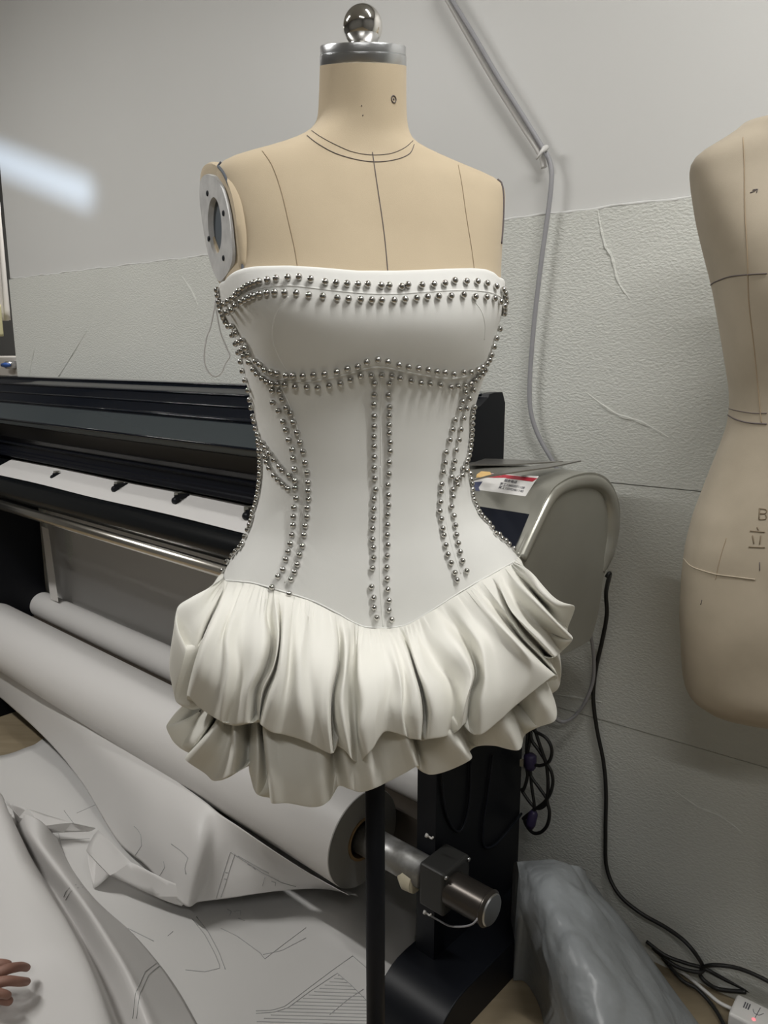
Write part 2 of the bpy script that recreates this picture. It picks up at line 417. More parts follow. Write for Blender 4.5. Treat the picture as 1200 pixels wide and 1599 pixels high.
# armhole plate on the viewer's left: teardrop flange following the cut of the arm
def armhole():
    nrm = Vector((-.866, -.5, .0)).normalized()
    pc = at_y(340, 352, D-.175*sT-.004)
    pts = [(331, 272), (341, 277), (352, 296), (361, 330), (366, 370), (368, 400), (364, 420), (355, 435), (346, 441), (337, 425), (328, 395), (320, 350), (315, 310), (316, 284), (322, 273)]
    rim = [(326, 251), (338, 255), (352, 272), (364, 305), (372, 350), (377, 395), (378, 420), (368, 441), (345, 449), (333, 425), (322, 390), (315, 345), (311, 300), (312, 270), (317, 256)]
    dd = nrm.dot(pc)
    def pl(px, py, o=0):
        r = ray(px, py); return CAM + r*((dd+o-nrm.dot(CAM))/nrm.dot(r))
    rimP = [Vector(q) for q in spline([pl(x, y) for x, y in rim], 6, True)]
    c = sum(rimP, Vector())/len(rimP)
    rings = [[p - nrm*.022 + (c-p)*.10 for p in rimP], [p - nrm*.016 + (c-p)*.03 for p in rimP], [p - nrm*.012 for p in rimP], [p - nrm*.004+(c-p)*.01 for p in rimP], [p+(c-p)*.05 for p in rimP], [p + (c-p)*.14 for p in rimP], [p + (c-p)*.5 for p in rimP], [p + (c-p)*.55-nrm*.012 for p in rimP]]
    mb = MB(); n = len(rimP); v = [q for rg in rings for q in rg]; f = []
    for i in range(len(rings)-1):
        for k in range(n): f.append((i*n+k, i*n+(k+1) % n, (i+1)*n+(k+1) % n, (i+1)*n+k))
    f.append(tuple((len(rings)-1)*n+k for k in range(n)))
    mb.add(v, f).build('arm_cap', M['linen'], form, autosmooth=60)
    P = [Vector(q) for q in spline([pl(x, y, .0012) for x, y in pts], 6, True)]
    c2 = sum(P, Vector())/len(P); n = len(P)
    hc = pl(339.5, 353, .0012); up = Vector((0, 0, 1)); sd = nrm.cross(up).normalized()
    up = (up + sd*.10).normalized()
    hole = []
    for p in P:
        a = math.atan2((p-c2).dot(up), (p-c2).dot(sd)); hole.append(hc + sd*math.cos(a)*.0235 + up*math.sin(a)*.0305)
    v = [p+(c2-p)*.0 for p in P] + [p + nrm*.003+(c2-p)*.02 for p in P] + [h_ + nrm*.003 for h_ in hole] + [h_ - nrm*.009 for h_ in hole]
    f = []
    for i in range(3):
        for k in range(n): f.append((i*n+k, i*n+(k+1) % n, (i+1)*n+(k+1) % n, (i+1)*n+k))
    plate = MB().add(v, f).build('armhole_plate', M['alu'], form, autosmooth=30)
    v = [h_ - nrm*.0035 for h_ in hole] + [hc - nrm*.004]
    MB().add(v, [(k, (k+1) % n, n) for k in range(n)]).build('hole', M['hole'], plate)
    for (x, y) in ((325, 302), (350, 333), (327, 373), (350, 403)):
        q = pl(x, y, .0038)
        MB().lathe(q, nrm, [(.0032, 0), (.0028, .0014), (.0008, .0006)], 12).build('screw', M['pole'], plate)
armhole()
# pole and base
px0 = at_y(585, 1240, D).x; 
MB().lathe((px0+.001, D, .025), (0, 0, 1), [(.0135, 0), (.0135, hy(1075)-.02)], 28).build('pole', M['pole'], form)
MB().lathe((px0+.001, D, 0), (0, 0, 1), [(.17, .001), (.175, .008), (.17, .018), (.03, .03), (.02, .07)], 48).build('base', M['dark'], form, autosmooth=30)

# ------------------------------------------------------------------ dress
dress = thing('mini_dress', 'white strapless mini dress with silver ball studs and a puffed two tier skirt', 'dress', (fx, D, hy(900)))
BO = .0045
bo_ = B.mesh(off=BO, nphi=160); D_bvh0 = bvh(bo_.v, bo_.f)
def curve_phi(pts):
    out = []
    for x, y in pts:
        l, n = hit(D_bvh0, x, y); out.append((B.inv(l), l.z))
    return sorted(out)
top = curve_phi([(350, 440), (356, 432), (366, 425), (380, 420), (400, 417), (450, 416), (500, 419), (560, 424), (610, 424), (650, 423), (700, 421), (740, 420), (762, 422), (774, 427), (781, 434)])
bot = curve_phi([(352, 908), (375, 909), (398, 912), (420, 918), (440, 924), (465, 932), (487, 939), (508, 949), (529, 960), (548, 971), (566, 979), (587, 981), (608, 981), (636, 976), (655, 966), (673, 955), (697, 940), (720, 925), (745, 910), (767, 898), (790, 885), (806, 876)])
def cval(cv, phi):
    ph = [c[0] for c in cv]; hh = [c[1] for c in cv]
    if ph[0] <= phi <= ph[-1]: return float(np.interp(phi, ph, hh))
    # round the back: blend from the right end to the left end
    if phi > ph[-1]: t = (phi-ph[-1])/(2*math.pi+ph[0]-ph[-1])
    else: t = (phi+2*math.pi-ph[-1])/(2*math.pi+ph[0]-ph[-1])
    return hh[-1]*(1-t)+hh[0]*t
NPH, NT = 240, 90
bod = []
for k in range(NPH):
    phi = -math.pi+2*math.pi*k/NPH
    ht, hb = cval(top, phi), cval(bot, phi); col = []
    col.append(B.point(phi, ht-.02, .0008)); col.append(B.point(phi, ht-.004, .001)); col.append(B.point(phi, ht+.0004, BO*.35)); col.append(B.point(phi, ht+.001, BO*.75))
    for j in range(NT+1):
        t = j/NT; h = ht*(1-t)+hb*t
        col.append(B.point(phi, h-.0012*(j == 0), BO))
    bod.append(col)
mbB = MB().grid(bod, closed_u=True)
bodice = mbB.build('bodice', M['knit'], dress)
Bv = bvh(mbB.v, mbB.f)
def seam(pts, r=.0011, m='knit', lift=-.0004, name='seam'):
    P = []
    for x, y in [tuple(q) for q in spline(pts, 8)]:
        l, n = hit(Bv, x, y)
        if l:
            if n.dot(ray(x, y)) > 0: n = -n
            P.append(l+n*lift)
    return MB().tube(P, r, 8).build(name, M[m], dress)
c2 = lambda L: [(300+x/2.2222, 400+y/2.2222) for x, y in L]
c3 = lambda L: [(300+x/2.1429, 700+y/2.1429) for x, y in L]
seam(c2([(112, 172), (150, 148), (200, 122), (260, 107), (330, 102), (400, 108), (500, 120), (600, 129), (700, 131), (800, 125), (900, 119), (980, 119), (1040, 127), (1075, 143)]))
seam(c2([(110, 210), (150, 290), (190, 345), (240, 395), (300, 425), (360, 435), (430, 432), (500, 420), (560, 405), (610, 390), (655, 386), (700, 393), (770, 408), (840, 420), (900, 425), (950, 418), (995, 400), (1020, 380)]), .0014)
seam(c2([(654, 390), (654, 500), (655, 600), (656, 700), (657, 800)]) + c3([(631, 60), (630, 200), (629, 300), (628, 400), (632, 500), (640, 598)]), .0009)
seam(c2([(335, 140), (300, 180), (283, 230), (280, 290), (300, 350), (330, 400)]), .0008)
seam(c2([(975, 150), (1005, 190), (1018, 240), (1015, 290)]), .0008)
seam(c2([(300, 440), (330, 500), (360, 580), (380, 680), (390, 780)]) + c3([(372, 100), (372, 200), (360, 300), (340, 380), (310, 450)]), .0009)
seam(c2([(958, 470), (938, 530), (918, 600), (900, 680), (885, 760)]) + c3([(848, 60), (848, 140), (850, 230), (868, 320), (900, 420)]), .0009)
seam([(352, 906), (375, 908), (398, 911), (440, 923), (487, 938), (529, 959), (548, 970), (566, 978), (587, 980), (608, 980), (636, 975), (673, 954), (720, 924), (767, 897), (806, 875)], .0013, lift=-.0006, name='waist_seam')

# studs ------------------------------------------------------------
st2 = [(90,117),(88,135),(98,157),(118,165),(133,155),(147,145),(160,133),(170,122),(185,112),(197,105),(210,100),(222,95),(238,90),(266,85),(295,80),(335,77),(373,76),(413,83),(463,93),(500,96),(538,99),(575,101),(609,101),(655,105),(683,105),(726,109),(748,103),(796,104),(837,101),(875,98),(909,88),(949,91),(986,91),(1019,97),(1050,107),(1073,118),(1080,130),(1082,145),(1083,160),
(110,190),(130,193),(146,185),(160,172),(178,160),(190,152),(205,145),(218,139),(240,133),(264,129),(291,128),(325,129),(364,130),(407,137),(455,141),(504,147),(543,150),(585,152),(623,154),(657,155),(700,155),(738,152),(778,148),(815,144),(853,142),(896,140),(939,136),(979,142),(1017,143),(1045,147),(1065,158),(1078,172),(1083,185),(1078,198),
(104,172),(100,188),(117,212),(107,205),(122,225),(133,240),(147,240),(145,271),(160,265),(157,302),(170,297),(183,290),(165,333),(180,325),(194,317),(175,365),(187,345),(203,340),(205,367),(228,363),(242,374),(220,392),(258,392),(280,398),(300,404),(330,411),(354,411),(387,411),(423,408),(461,404),(503,397),(539,386),(575,379),(606,363),(644,355),(679,362),(717,373),(750,380),(785,384),(818,390),(848,396),(876,399),(905,405),(940,399),(965,398),(989,390),(1003,382),(1018,370),(1026,358),(1033,340),(1042,312),(1050,283),(1062,250),
(232,407),(250,422),(265,433),(282,440),(302,441),(326,443),(361,450),(401,451),(438,453),(477,446),(515,438),(550,425),(585,411),(621,410),(657,409),(693,411),(721,419),(759,428),(793,436),(824,438),(859,443),(896,451),(920,449),(944,447),(963,440),(978,428),(990,415),(1003,405),(1012,392),
(183,398),(192,430),(203,464),(208,497),(213,524),(219,555),(222,573),(228,597),(235,617),(237,640),(240,655),(240,675),(243,695),(243,715),(243,735),(243,755),
(283,464),(286,506),(306,535),(321,573),(331,602),(340,636),(352,670),(355,700),(360,738),(308,467),(318,494),(332,524),(346,543),(356,575),(369,611),(379,644),(389,677),(396,716),(403,749),
(252,647),(262,663),(277,684),(291,706),(309,729),(319,742),(343,760),(250,675),(263,697),(266,715),(275,735),(291,760),(304,775),
(632,438),(631,478),(630,513),(631,554),(631,590),(630,626),(631,659),(631,696),(631,733),(633,770),(684,438),(680,480),(684,522),(683,552),(683,585),(683,613),(686,645),(686,675),(683,714),(682,754),
(945,470),(934,502),(925,528),(908,566),(900,600),(890,636),(877,679),(873,715),(867,747),(971,462),(957,492),(947,526),(937,560),(927,600),(921,636),(911,672),(906,711),(901,737),
(973,522),(969,540),(967,560),(966,582),(965,603),(964,620),(962,637),(960,655),(958,672),(955,690),(950,705),(945,717),(935,735),(932,760),(920,770)]
st3 = [(233,97),(232,115),(230,130),(228,147),(224,165),(220,183),(215,200),(209,215),(208,230),(204,245),(200,258),(193,275),(183,298),(180,305),(173,322),(165,335),(152,348),(140,363),(124,383),(105,412),
(346,68),(349,108),(349,132),(352,167),(345,198),(343,229),(342,257),(338,290),(332,320),(325,346),(317,373),(307,406),(291,429),(271,465),
(388,79),(392,114),(392,142),(393,169),(389,199),(388,229),(382,259),(378,290),(372,327),(363,356),(355,389),(346,415),(334,439),(317,487),
(297,104),(309,120),(325,134),(329,88),
(611,100),(613,137),(608,168),(607,202),(606,234),(603,268),(603,304),(606,332),(607,366),(603,401),(600,463),(607,499),(608,532),(617,566),
(660,86),(654,122),(656,157),(656,190),(653,222),(653,256),(652,290),(654,324),(652,360),(651,398),(652,436),(654,472),(658,509),(658,541),(667,572),
(836,77),(831,119),(829,145),(827,179),(825,209),(831,236),(835,268),(839,291),(846,325),(853,356),(864,384),(877,417),(884,441),
(867,72),(864,95),(868,138),(868,162),(864,195),(872,226),(877,259),(881,291),(887,319),(894,348),(902,378),(916,411),
(898,82),(887,95),(880,105),(903,90),(890,108),(882,122),(912,75),
(925,85),(930,105),(932,120),(935,138),(937,155),(940,172),(948,187),(955,200),(961,214),(970,226),(977,238),(987,245),(996,255),(1000,270),(1012,289),(1024,293),(1032,305),(1045,313),(1056,325),(1075,340)]
SR = .0036
bms = bmesh.new(); bmesh.ops.create_uvsphere(bms, u_segments=16, v_segments=10, radius=SR)
sme = bpy.data.meshes.new('stud'); bms.to_mesh(sme); 
for p in sme.polygons: p.use_smooth = True
sme.materials.append(M['steel'])
studs = []
for x, y in c2(st2) + c3(st3):
    l, n = hit(Bv, x, y)
    if not l: continue
    if n.dot(ray(x, y)) > 0: n = -n
    p = l + n*SR*.72
    if all((p-q).length > .0042 for q in studs): studs.append(p)
studs.sort(key=lambda p: proj(p)[0] < 440 or proj(p)[0] > 725)     # the ones seen face on first
dl = wloc(dress)
for p in studs[:100]:
    o = bpy.data.objects.new('stud', sme); C.objects.link(o); o.parent = dress; o.location = p-dl
mb = MB(); sv = [v.co.copy() for v in bms.verts]; sf = [tuple(v.index for v in f.verts) for f in bms.faces]
for p in studs[100:]: mb.add([p+v for v in sv], sf)
tag(mb.build('studs', M['steel'], dress), kind='stuff'); bms.free()

# loose thread at the side
tp = [at_y(x, y, .93) for x, y in [(338, 462), (335, 480), (329, 510), (322, 530), (319, 560), (324, 578), (335, 588), (346, 582), (352, 568), (359, 556), (355, 545), (345, 520), (339, 490), (336, 470)]]
MB().tube(spline(tp, 6), .001, 5).build('loose_thread', M['thread'], dress)

# skirt ------------------------------------------------------------
scx = fx
def ell(px, py, a, df, db):
    """front hit of the sight line with an upright elliptical shell round the form, else its nearest approach"""
    r = ray(px, py); X0 = -scx; Y0 = -D
    ox, oy = X0*cT+Y0*sT, -X0*sT+Y0*cT; dx, dy = r.x*cT+r.y*sT, -r.x*sT+r.y*cT
    for d in (df, db):
        A = (dx/a)**2+(dy/d)**2; Bq = 2*(ox*dx/a**2+oy*dy/d**2); Cq = (ox/a)**2+(oy/d)**2-1
        disc = Bq*Bq-4*A*Cq
        if disc <= 0:
            t = -Bq/(2*A); break
        t = (-Bq-math.sqrt(disc))/(2*A)
        if oy+dy*t < 0 or d == db: break
    return CAM+r*t
def tier(name, cols, A, F, Bk, nlev, tuck, top_on_body, back, seedn, mtl, zb, relk=1.15):
    rnd = random.Random(seedn)
    g = [0, .42, .72, .9, 1.0, 1.0]; rel = [0.05, .45, .85, 1.0, 1.0, .9]
    P = []
    for ci, (rl, pts) in enumerate(cols):
        if rl > -5 and top_on_body: rl = 12+(rl-12)*.65
        q = resample(spline(pts, 6), nlev); col = []
        for i, (x, y) in enumerate(q):
            gg = np.interp(i/(nlev-1), np.linspace(0, 1, 6), g); rr = np.interp(i/(nlev-1), np.linspace(0, 1, 6), rel)*rl*relk*.001
            if i == 0 and top_on_body:
                l, n = hit(D_bvh0, x, y)
                if n.dot(ray(x, y)) > 0: n = -n
                col.append(np.array(l + n*.0006))
            else:
                col.append(np.array(ell(x, y, A[0]+(A[1]-A[0])*gg+rr, F[0]+(F[1]-F[0])*gg+rr, Bk[0]+(Bk[1]-Bk[0])*gg+rr)))
        P.append(col)
    cols_P = list(P); hem_back = zb
    # back of the tier, generated round from right to left
    def loc(p):
        X, Y = p[0]-scx, p[1]-D; return X*cT+Y*sT, -X*sT+Y*cT
    def ang_(p, i):
        gg = np.interp(i/(nlev-1), np.linspace(0, 1, 6), g); x, y = loc(p)
        if i == 0 and top_on_body: return B.inv(p)
        return math.atan2(x/(A[0]+(A[1]-A[0])*gg), -y/(F[0]+(F[1]-F[0])*gg))
    a1s = [ang_(P[-1][i], i) for i in range(nlev)]; a0s = [ang_(P[0][i], i)+2*math.pi for i in range(nlev)]
    for k in range(1, back):
        t = k/back; rl = (10 if k % 2 else -9)+rnd.uniform(-4, 4); col = []
        P0, P1 = cols_P[0], cols_P[-1]; ed = min(1, min(t, 1-t)/.16); ed = ed*ed*(3-2*ed)
        zt = P1[0][2]*(1-t)+P0[0][2]*t; ze = P1[-1][2] if t < .5 else P0[-1][2]; zh = ze*(1-ed)+(hem_back+rnd.uniform(-.008, .008))*ed
        for i in range(nlev):
            phi = a1s[i]+(a0s[i]-a1s[i])*t
            gg = [0, .3, .58, .8, .95, .97][i]*(.83-.17*ed); rr = np.interp(i/(nlev-1), np.linspace(0, 1, 6), rel)*rl*.001
            z = zt+(zh-zt)*i/(nlev-1)
            if i == 0 and top_on_body: p = B.point(phi, z, BO+.0006); col.append(np.array(p)); continue
            a = A[0]+(A[1]-A[0])*gg+rr; b = (Bk[0]+(Bk[1]-Bk[0])*gg if math.cos(phi) < 0 else F[0]+(F[1]-F[0])*gg)+rr
            x, y = a*math.sin(phi), -b*math.cos(phi)
            col.append(np.array((scx+x*cT-y*sT, D+x*sT+y*cT, z)))
        P.append(col)
    for col in P:                         # hem turned under and back up inside
        h_ = col[-1]; c = np.array((scx, D, h_[2])); inn = (c-h_); L_ = np.linalg.norm(inn); inn = inn/L_; kk = min(1, max(.15, (col[0][2]-h_[2]-.03)/.12))
        for (i_, u_) in tuck: col.append(h_+inn*i_*(.35+.65*kk)+np.array((0, 0, u_*kk)))
    G = smooth_grid(P, 8, 7, True)
    nu, nv = G.shape[0], G.shape[1]
    # soft gathers just under the seam
    if top_on_body:
        for i in range(nu):
            ph = i/nu*2*math.pi
            for k in range(nv):
                t = k/(7*(nlev-1))
                if t > 1: continue
                am = .0034*min(1, t/.05)*math.exp(-((max(0, t-.05))/.13)**2)
                d = G[i, k]-np.array((scx, D, G[i, k][2])); d /= np.linalg.norm(d)+1e-9
                n_ = mnoise.noise(Vector((math.sin(ph)*4.2, math.cos(ph)*4.2, t*1.6)))*.006*math.sin(math.pi*min(1, t))
                G[i, k] += d*(am*(1.5*abs(math.sin(ph*34+math.sin(ph*9)*4))-.9+.3*math.sin(ph*61)) + n_)
    mb = MB().grid([list(map(Vector, r)) for r in G], closed_u=True)
    return mb.build(name, mtl, dress), mb
up = [
 (0, [(350, 900), (318, 922), (290, 936), (277, 942), (280, 985), (290, 1010)]),
 (12, [(350, 903), (318, 948), (290, 978), (268, 1008), (264, 1040), (272, 1080)]),
 (-2, [(352, 906), (335, 945), (315, 985), (300, 1025), (290, 1050), (283, 1098)]),
 (-16, [(353, 907), (338, 948), (320, 990), (308, 1025), (300, 1055), (292, 1098)]),
 (14, [(358, 909), (338, 955), (320, 1000), (306, 1040), (299, 1062), (293, 1083)]),
 (10, [(368, 909), (352, 960), (338, 1010), (328, 1050), (320, 1080), (308, 1098)]),
 (4, [(378, 910), (362, 950), (350, 990), (348, 1040), (340, 1080), (328, 1112)]),
 (11, [(388, 911), (370, 950), (358, 985), (358, 1030), (352, 1080), (345, 1122)]),
 (-4, [(400, 913), (384, 960), (376, 998), (378, 1030), (370, 1080), (358, 1127)]),
 (12, [(412, 917), (404, 960), (400, 1010), (392, 1050), (378, 1090), (374, 1126)]),
 (10, [(418, 919), (414, 960), (417, 1000), (408, 1040), (392, 1075), (388, 1124)]),
 (-17, [(423, 921), (420, 965), (424, 1010), (416, 1042), (400, 1070), (400, 1122)]),
 (4, [(430, 922), (434, 975), (432, 1020), (424, 1046), (409, 1078), (405, 1120)]),
 (-12, [(437, 924), (438, 975), (437, 1020), (430, 1048), (414, 1085), (406, 1124)]),
 (15, [(444, 926), (443, 975), (440, 1020), (432, 1060), (418, 1095), (408, 1128)]),
 (16, [(455, 929), (452, 975), (448, 1030), (440, 1080), (430, 1115), (425, 1139)]),
 (4, [(464, 932), (458, 975), (452, 1030), (450, 1080), (446, 1115), (445, 1143)]),
 (15, [(478, 936), (474, 985), (466, 1035), (468, 1080), (472, 1120), (474, 1152)]),
 (8, [(488, 940), (484, 980), (482, 1035), (488, 1080), (492, 1120), (496, 1163)]),
 (18, [(505, 948), (508, 990), (508, 1040), (505, 1080), (505, 1120), (512, 1171)]),
 (15, [(520, 956), (526, 1000), (524, 1045), (516, 1090), (516, 1130), (519, 1171)]),
 (-20, [(525, 958), (530, 1000), (528, 1045), (519, 1090), (519, 1130), (524, 1160)]),
 (3, [(533, 962), (538, 1005), (535, 1045), (526, 1085), (527, 1125), (538, 1168)]),
 (13, [(541, 967), (544, 1010), (541, 1050), (537, 1085), (540, 1130), (548, 1180)]),
 (-14, [(549, 971), (548, 1010), (545, 1050), (546, 1090), (550, 1130), (556, 1185)]),
 (-16, [(557, 975), (556, 1010), (553, 1050), (556, 1090), (558, 1135), (564, 1184)]),
 (13, [(564, 978), (561, 1010), (560, 1050), (565, 1095), (562, 1135), (570, 1177)]),
 (14, [(576, 981), (578, 1025), (584, 1070), (588, 1105), (583, 1135), (583, 1165)]),
 (7, [(588, 981), (592, 1010), (598, 1050), (600, 1090), (592, 1118), (592, 1150)]),
 (-2, [(594, 981), (600, 1008), (612, 1045), (612, 1080), (606, 1110), (604, 1139)]),
 (13, [(603, 981), (612, 1010), (622, 1045), (627, 1080), (627, 1110), (630, 1145)]),
 (4, [(610, 981), (620, 1010), (630, 1045), (632, 1080), (630, 1115), (640, 1150)]),
 (15, [(617, 980), (632, 1010), (645, 1050), (655, 1088), (657, 1120), (656, 1152)]),
 (-18, [(624, 979), (638, 1012), (650, 1050), (660, 1088), (664, 1120), (661, 1153)]),
 (14, [(632, 977), (640, 1005), (652, 1045), (667, 1085), (673, 1120), (668, 1151)]),
 (12, [(642, 973), (652, 1010), (668, 1050), (688, 1080), (692, 1115), (690, 1148)]),
 (-6, [(654, 966), (664, 1000), (682, 1035), (704, 1060), (710, 1100), (706, 1143)]),
 (13, [(664, 960), (688, 1000), (715, 1028), (728, 1052), (725, 1090), (718, 1136)]),
 (13, [(676, 953), (702, 990), (726, 1020), (738, 1045), (731, 1080), (725, 1128)]),
 (-16, [(686, 947), (708, 980), (730, 1014), (741, 1045), (733, 1085), (730, 1125)]),
 (-8, [(695, 941), (716, 975), (738, 1010), (748, 1050), (738, 1090), (733, 1128)]),
 (16, [(704, 935), (722, 965), (748, 1000), (758, 1050), (752, 1100), (750, 1143)]),
 (8, [(714, 929), (740, 965), (768, 1000), (780, 1045), (785, 1085), (778, 1124)]),
 (14, [(724, 923), (750, 955), (785, 995), (810, 1030), (822, 1055), (812, 1094)]),
 (16, [(734, 917), (760, 950), (795, 990), (825, 1022), (848, 1042), (862, 1054)]),
 (-9, [(742, 912), (768, 945), (800, 985), (828, 1015), (850, 1035), (866, 1058)]),
 (4, [(752, 906), (778, 940), (808, 985), (836, 1015), (856, 1032), (870, 1052)]),
 (-10, [(762, 901), (785, 930), (806, 965), (830, 995), (846, 1010), (858, 1028)]),
 (12, [(771, 896), (785, 925), (802, 958), (830, 985), (850, 1005), (866, 1024)]),
 (-8, [(780, 891), (795, 920), (815, 950), (840, 975), (862, 990), (878, 1014)]),
 (15, [(788, 886), (812, 915), (838, 942), (862, 965), (880, 982), (894, 996)]),
 (-10, [(795, 883), (820, 912), (845, 938), (866, 960), (876, 975), (886, 982)]),
 (8, [(799, 880), (825, 905), (850, 930), (868, 945), (882, 948), (897, 948)]),
 (-4, [(803, 877), (822, 886), (840, 900), (856, 920), (870, 936), (880, 946)]),
]
aS, _, fS, bS, _ = B.par(hy(905))
upper, up_mb = tier('upper_skirt_tier', up, (aS+.002, .262), (fS+.002, .205), (bS, .215), 6, [(.004, -.006), (.012, -.0095), (.03, -.004), (.06, .02), (.085, .05)], True, 26, 3, M['skirt'], hy(1105))
lo = [
 (2, [(318, 1060), (300, 1085), (272, 1115), (263, 1128)]),
 (6, [(326, 1060), (305, 1090), (280, 1125), (267, 1150)]),
 (-4, [(332, 1060), (318, 1095), (298, 1135), (280, 1165)]),
 (0, [(342, 1060), (338, 1100), (320, 1140), (296, 1174)]),
 (-12, [(348, 1060), (344, 1105), (328, 1140), (300, 1176)]),
 (13, [(356, 1060), (350, 1105), (325, 1145), (290, 1184)]),
 (6, [(366, 1060), (358, 1110), (345, 1165), (320, 1205)]),
 (4, [(374, 1060), (366, 1110), (356, 1170), (336, 1217)]),
 (12, [(380, 1060), (366, 1115), (368, 1165), (364, 1206)]),
 (-10, [(392, 1060), (390, 1115), (388, 1160), (386, 1193)]),
 (-2, [(400, 1060), (395, 1120), (391, 1170), (390, 1207)]),
 (5, [(408, 1060), (402, 1125), (404, 1185), (400, 1236)]),
 (-8, [(414, 1060), (411, 1125), (416, 1185), (422, 1243)]),
 (15, [(422, 1060), (412, 1135), (417, 1190), (424, 1251)]),
 (13, [(440, 1060), (436, 1130), (440, 1195), (450, 1251)]),
 (13, [(470, 1060), (468, 1130), (475, 1195), (488, 1257)]),
 (13, [(498, 1060), (500, 1130), (508, 1195), (511, 1249)]),
 (-7, [(516, 1060), (519, 1130), (521, 1185), (527, 1225)]),
 (7, [(530, 1060), (534, 1130), (538, 1185), (545, 1229)]),
 (5, [(548, 1060), (552, 1130), (556, 1190), (563, 1234)]),
 (12, [(566, 1060), (572, 1130), (578, 1190), (585, 1228)]),
 (3, [(584, 1060), (592, 1130), (600, 1180), (606, 1218)]),
 (10, [(600, 1060), (612, 1120), (624, 1170), (632, 1205)]),
 (17, [(612, 1060), (626, 1120), (642, 1165), (652, 1194)]),
 (-12, [(622, 1060), (636, 1120), (650, 1165), (656, 1199)]),
 (-4, [(632, 1060), (644, 1120), (660, 1170), (672, 1207)]),
 (2, [(646, 1060), (662, 1115), (680, 1165), (700, 1201)]),
 (16, [(660, 1060), (682, 1110), (708, 1150), (735, 1184)]),
 (-12, [(676, 1060), (702, 1105), (722, 1140), (734, 1171)]),
 (-4, [(692, 1055), (716, 1100), (736, 1135), (748, 1163)]),
 (2, [(712, 1050), (736, 1095), (756, 1130), (776, 1163)]),
 (13, [(736, 1045), (768, 1085), (794, 1125), (811, 1169)]),
 (-10, [(756, 1040), (788, 1080), (808, 1110), (820, 1146)]),
 (7, [(772, 1035), (805, 1070), (828, 1095), (840, 1134)]),
 (14, [(786, 1030), (822, 1060), (846, 1085), (868, 1122)]),
 (4, [(796, 1025), (830, 1045), (852, 1060), (866, 1092)]),
]
lower, lo_mb = tier('lower_skirt_tier', lo, (.175, .235), (.125, .178), (.13, .185), 6, [(.004, -.005), (.012, -.008), (.03, -.002), (.06, .03), (.085, .07)], False, 22, 5, M['skirt'], hy(1165), 1.9)

# ------------------------------------------------------------------ second dress form at the right
D2 = 1.13
def hy2(y): return at_y(1265, y, D2).z
L2 = [(185, 1195), (205, 1150), (222, 1128), (240, 1092), (250, 1080), (265, 1076), (300, 1079), (350, 1087), (400, 1099), (450, 1112), (500, 1121), (560, 1131), (610, 1139), (640, 1139), (665, 1135), (700, 1122), (750, 1102), (800, 1083), (850, 1070), (900, 1064), (960, 1061), (1040, 1065), (1070, 1069), (1090, 1080), (1105, 1100), (1116, 1150), (1121, 1200)]
R2 = [(y, 2*1272-x) for y, x in L2]
dep2 = [(hy2(1121), .02, .02, 2), (hy2(1100), .10, .10, 2.1), (hy2(1070), .112, .115, 2.2), (hy2(950), .12, .12, 2.2), (hy2(850), .112, .115, 2.2), (hy2(740), .095, .095, 2.2), (hy2(640), .085, .08, 2.2), (hy2(560), .095, .085, 2.3), (hy2(450), .115, .095, 2.5), (hy2(380), .105, .092, 2.6), (hy2(300), .08, .085, 2.8), (hy2(250), .065, .075, 2.6), (hy2(215), .055, .065, 2.1), (hy2(185), .05, .055, 2.0)]
B2 = Body(D2, math.radians(-8), L2, R2, dep2, hy2(1118), hy2(190), 110)
fx2 = float(np.interp(hy2(700), B2.hs, B2.cx))
form2 = thing('dress_form', 'bare worn linen dress form cut off by the right edge, marked with a letter B', 'dress form', (fx2, D2, 0))
m2 = B2.mesh(nphi=140); torso2 = m2.build('torso', M['linen_old'], form2, autosmooth=60); T2 = bvh(m2.v, m2.f)
tz = hy2(190)
MB().lathe((float(B2.cx[-1])+.012, D2, tz-.03), (0, 0, 1), [(.050, 0), (.047, .03), (.046, .10), (.046, .125), (.001, .126)], 40).build('neck', M['linen_old'], form2, autosmooth=40)
MB().lathe((fx2+.06, D2-.02, .02), (0, 0, 1), [(.0135, 0), (.0135, hy2(1090)-.02)], 24).build('pole', M['pole'], form2)
MB().lathe((fx2+.06, D2-.02, 0), (0, 0, 1), [(.117, .001), (.12, .008), (.115, .018), (.03, .03), (.02, .07)], 48).build('base', M['dark'], form2, autosmooth=30)
surf_line('bust_line', T2, [(1109, 446), (1118, 440), (1140, 432), (1165, 429), (1198, 427)], .0008, M['pencil'], form2)
surf_line('waist_line', T2, [(1139, 638), (1150, 641), (1175, 645), (1198, 645)], .0006, M['pencil'], form2)
surf_line('waist_line', T2, [(1137, 648), (1150, 655), (1170, 660), (1198, 662)], .001, M['pencil'], form2)
surf_line('hip_thread', T2, [(1068, 872), (1080, 884), (1098, 891), (1120, 897), (1150, 901), (1180, 905)], .0011, M['linen_old'], form2)
surf_line('princess_seam', T2, [(1161, 215), (1163, 260), (1164, 330), (1168, 400), (1170, 470), (1178, 540), (1186, 620), (1190, 660)], .0007, M['pencil_soft'], form2)
surf_line('princess_seam', T2, [(1135, 840), (1126, 870), (1118, 905)], .0004, M['pencil_soft'], form2)
def strokes(name, bv, L, r, m, parent):
    mb = MB()
    for st in L:
        P = []
        for x, y in [tuple(q) for q in resample(st, max(2, 2*len(st)))]:
            l, n = hit(bv, x, y)
            if l:
                if n.dot(ray(x, y)) > 0: n = -n
                P.append(l+n*.0004)
        if len(P) > 1: mb.tube(P, r, 5)
    return merge_into(parent, mb, m)
faint = mat('faint_marker', (.23, .18, .12), .85)
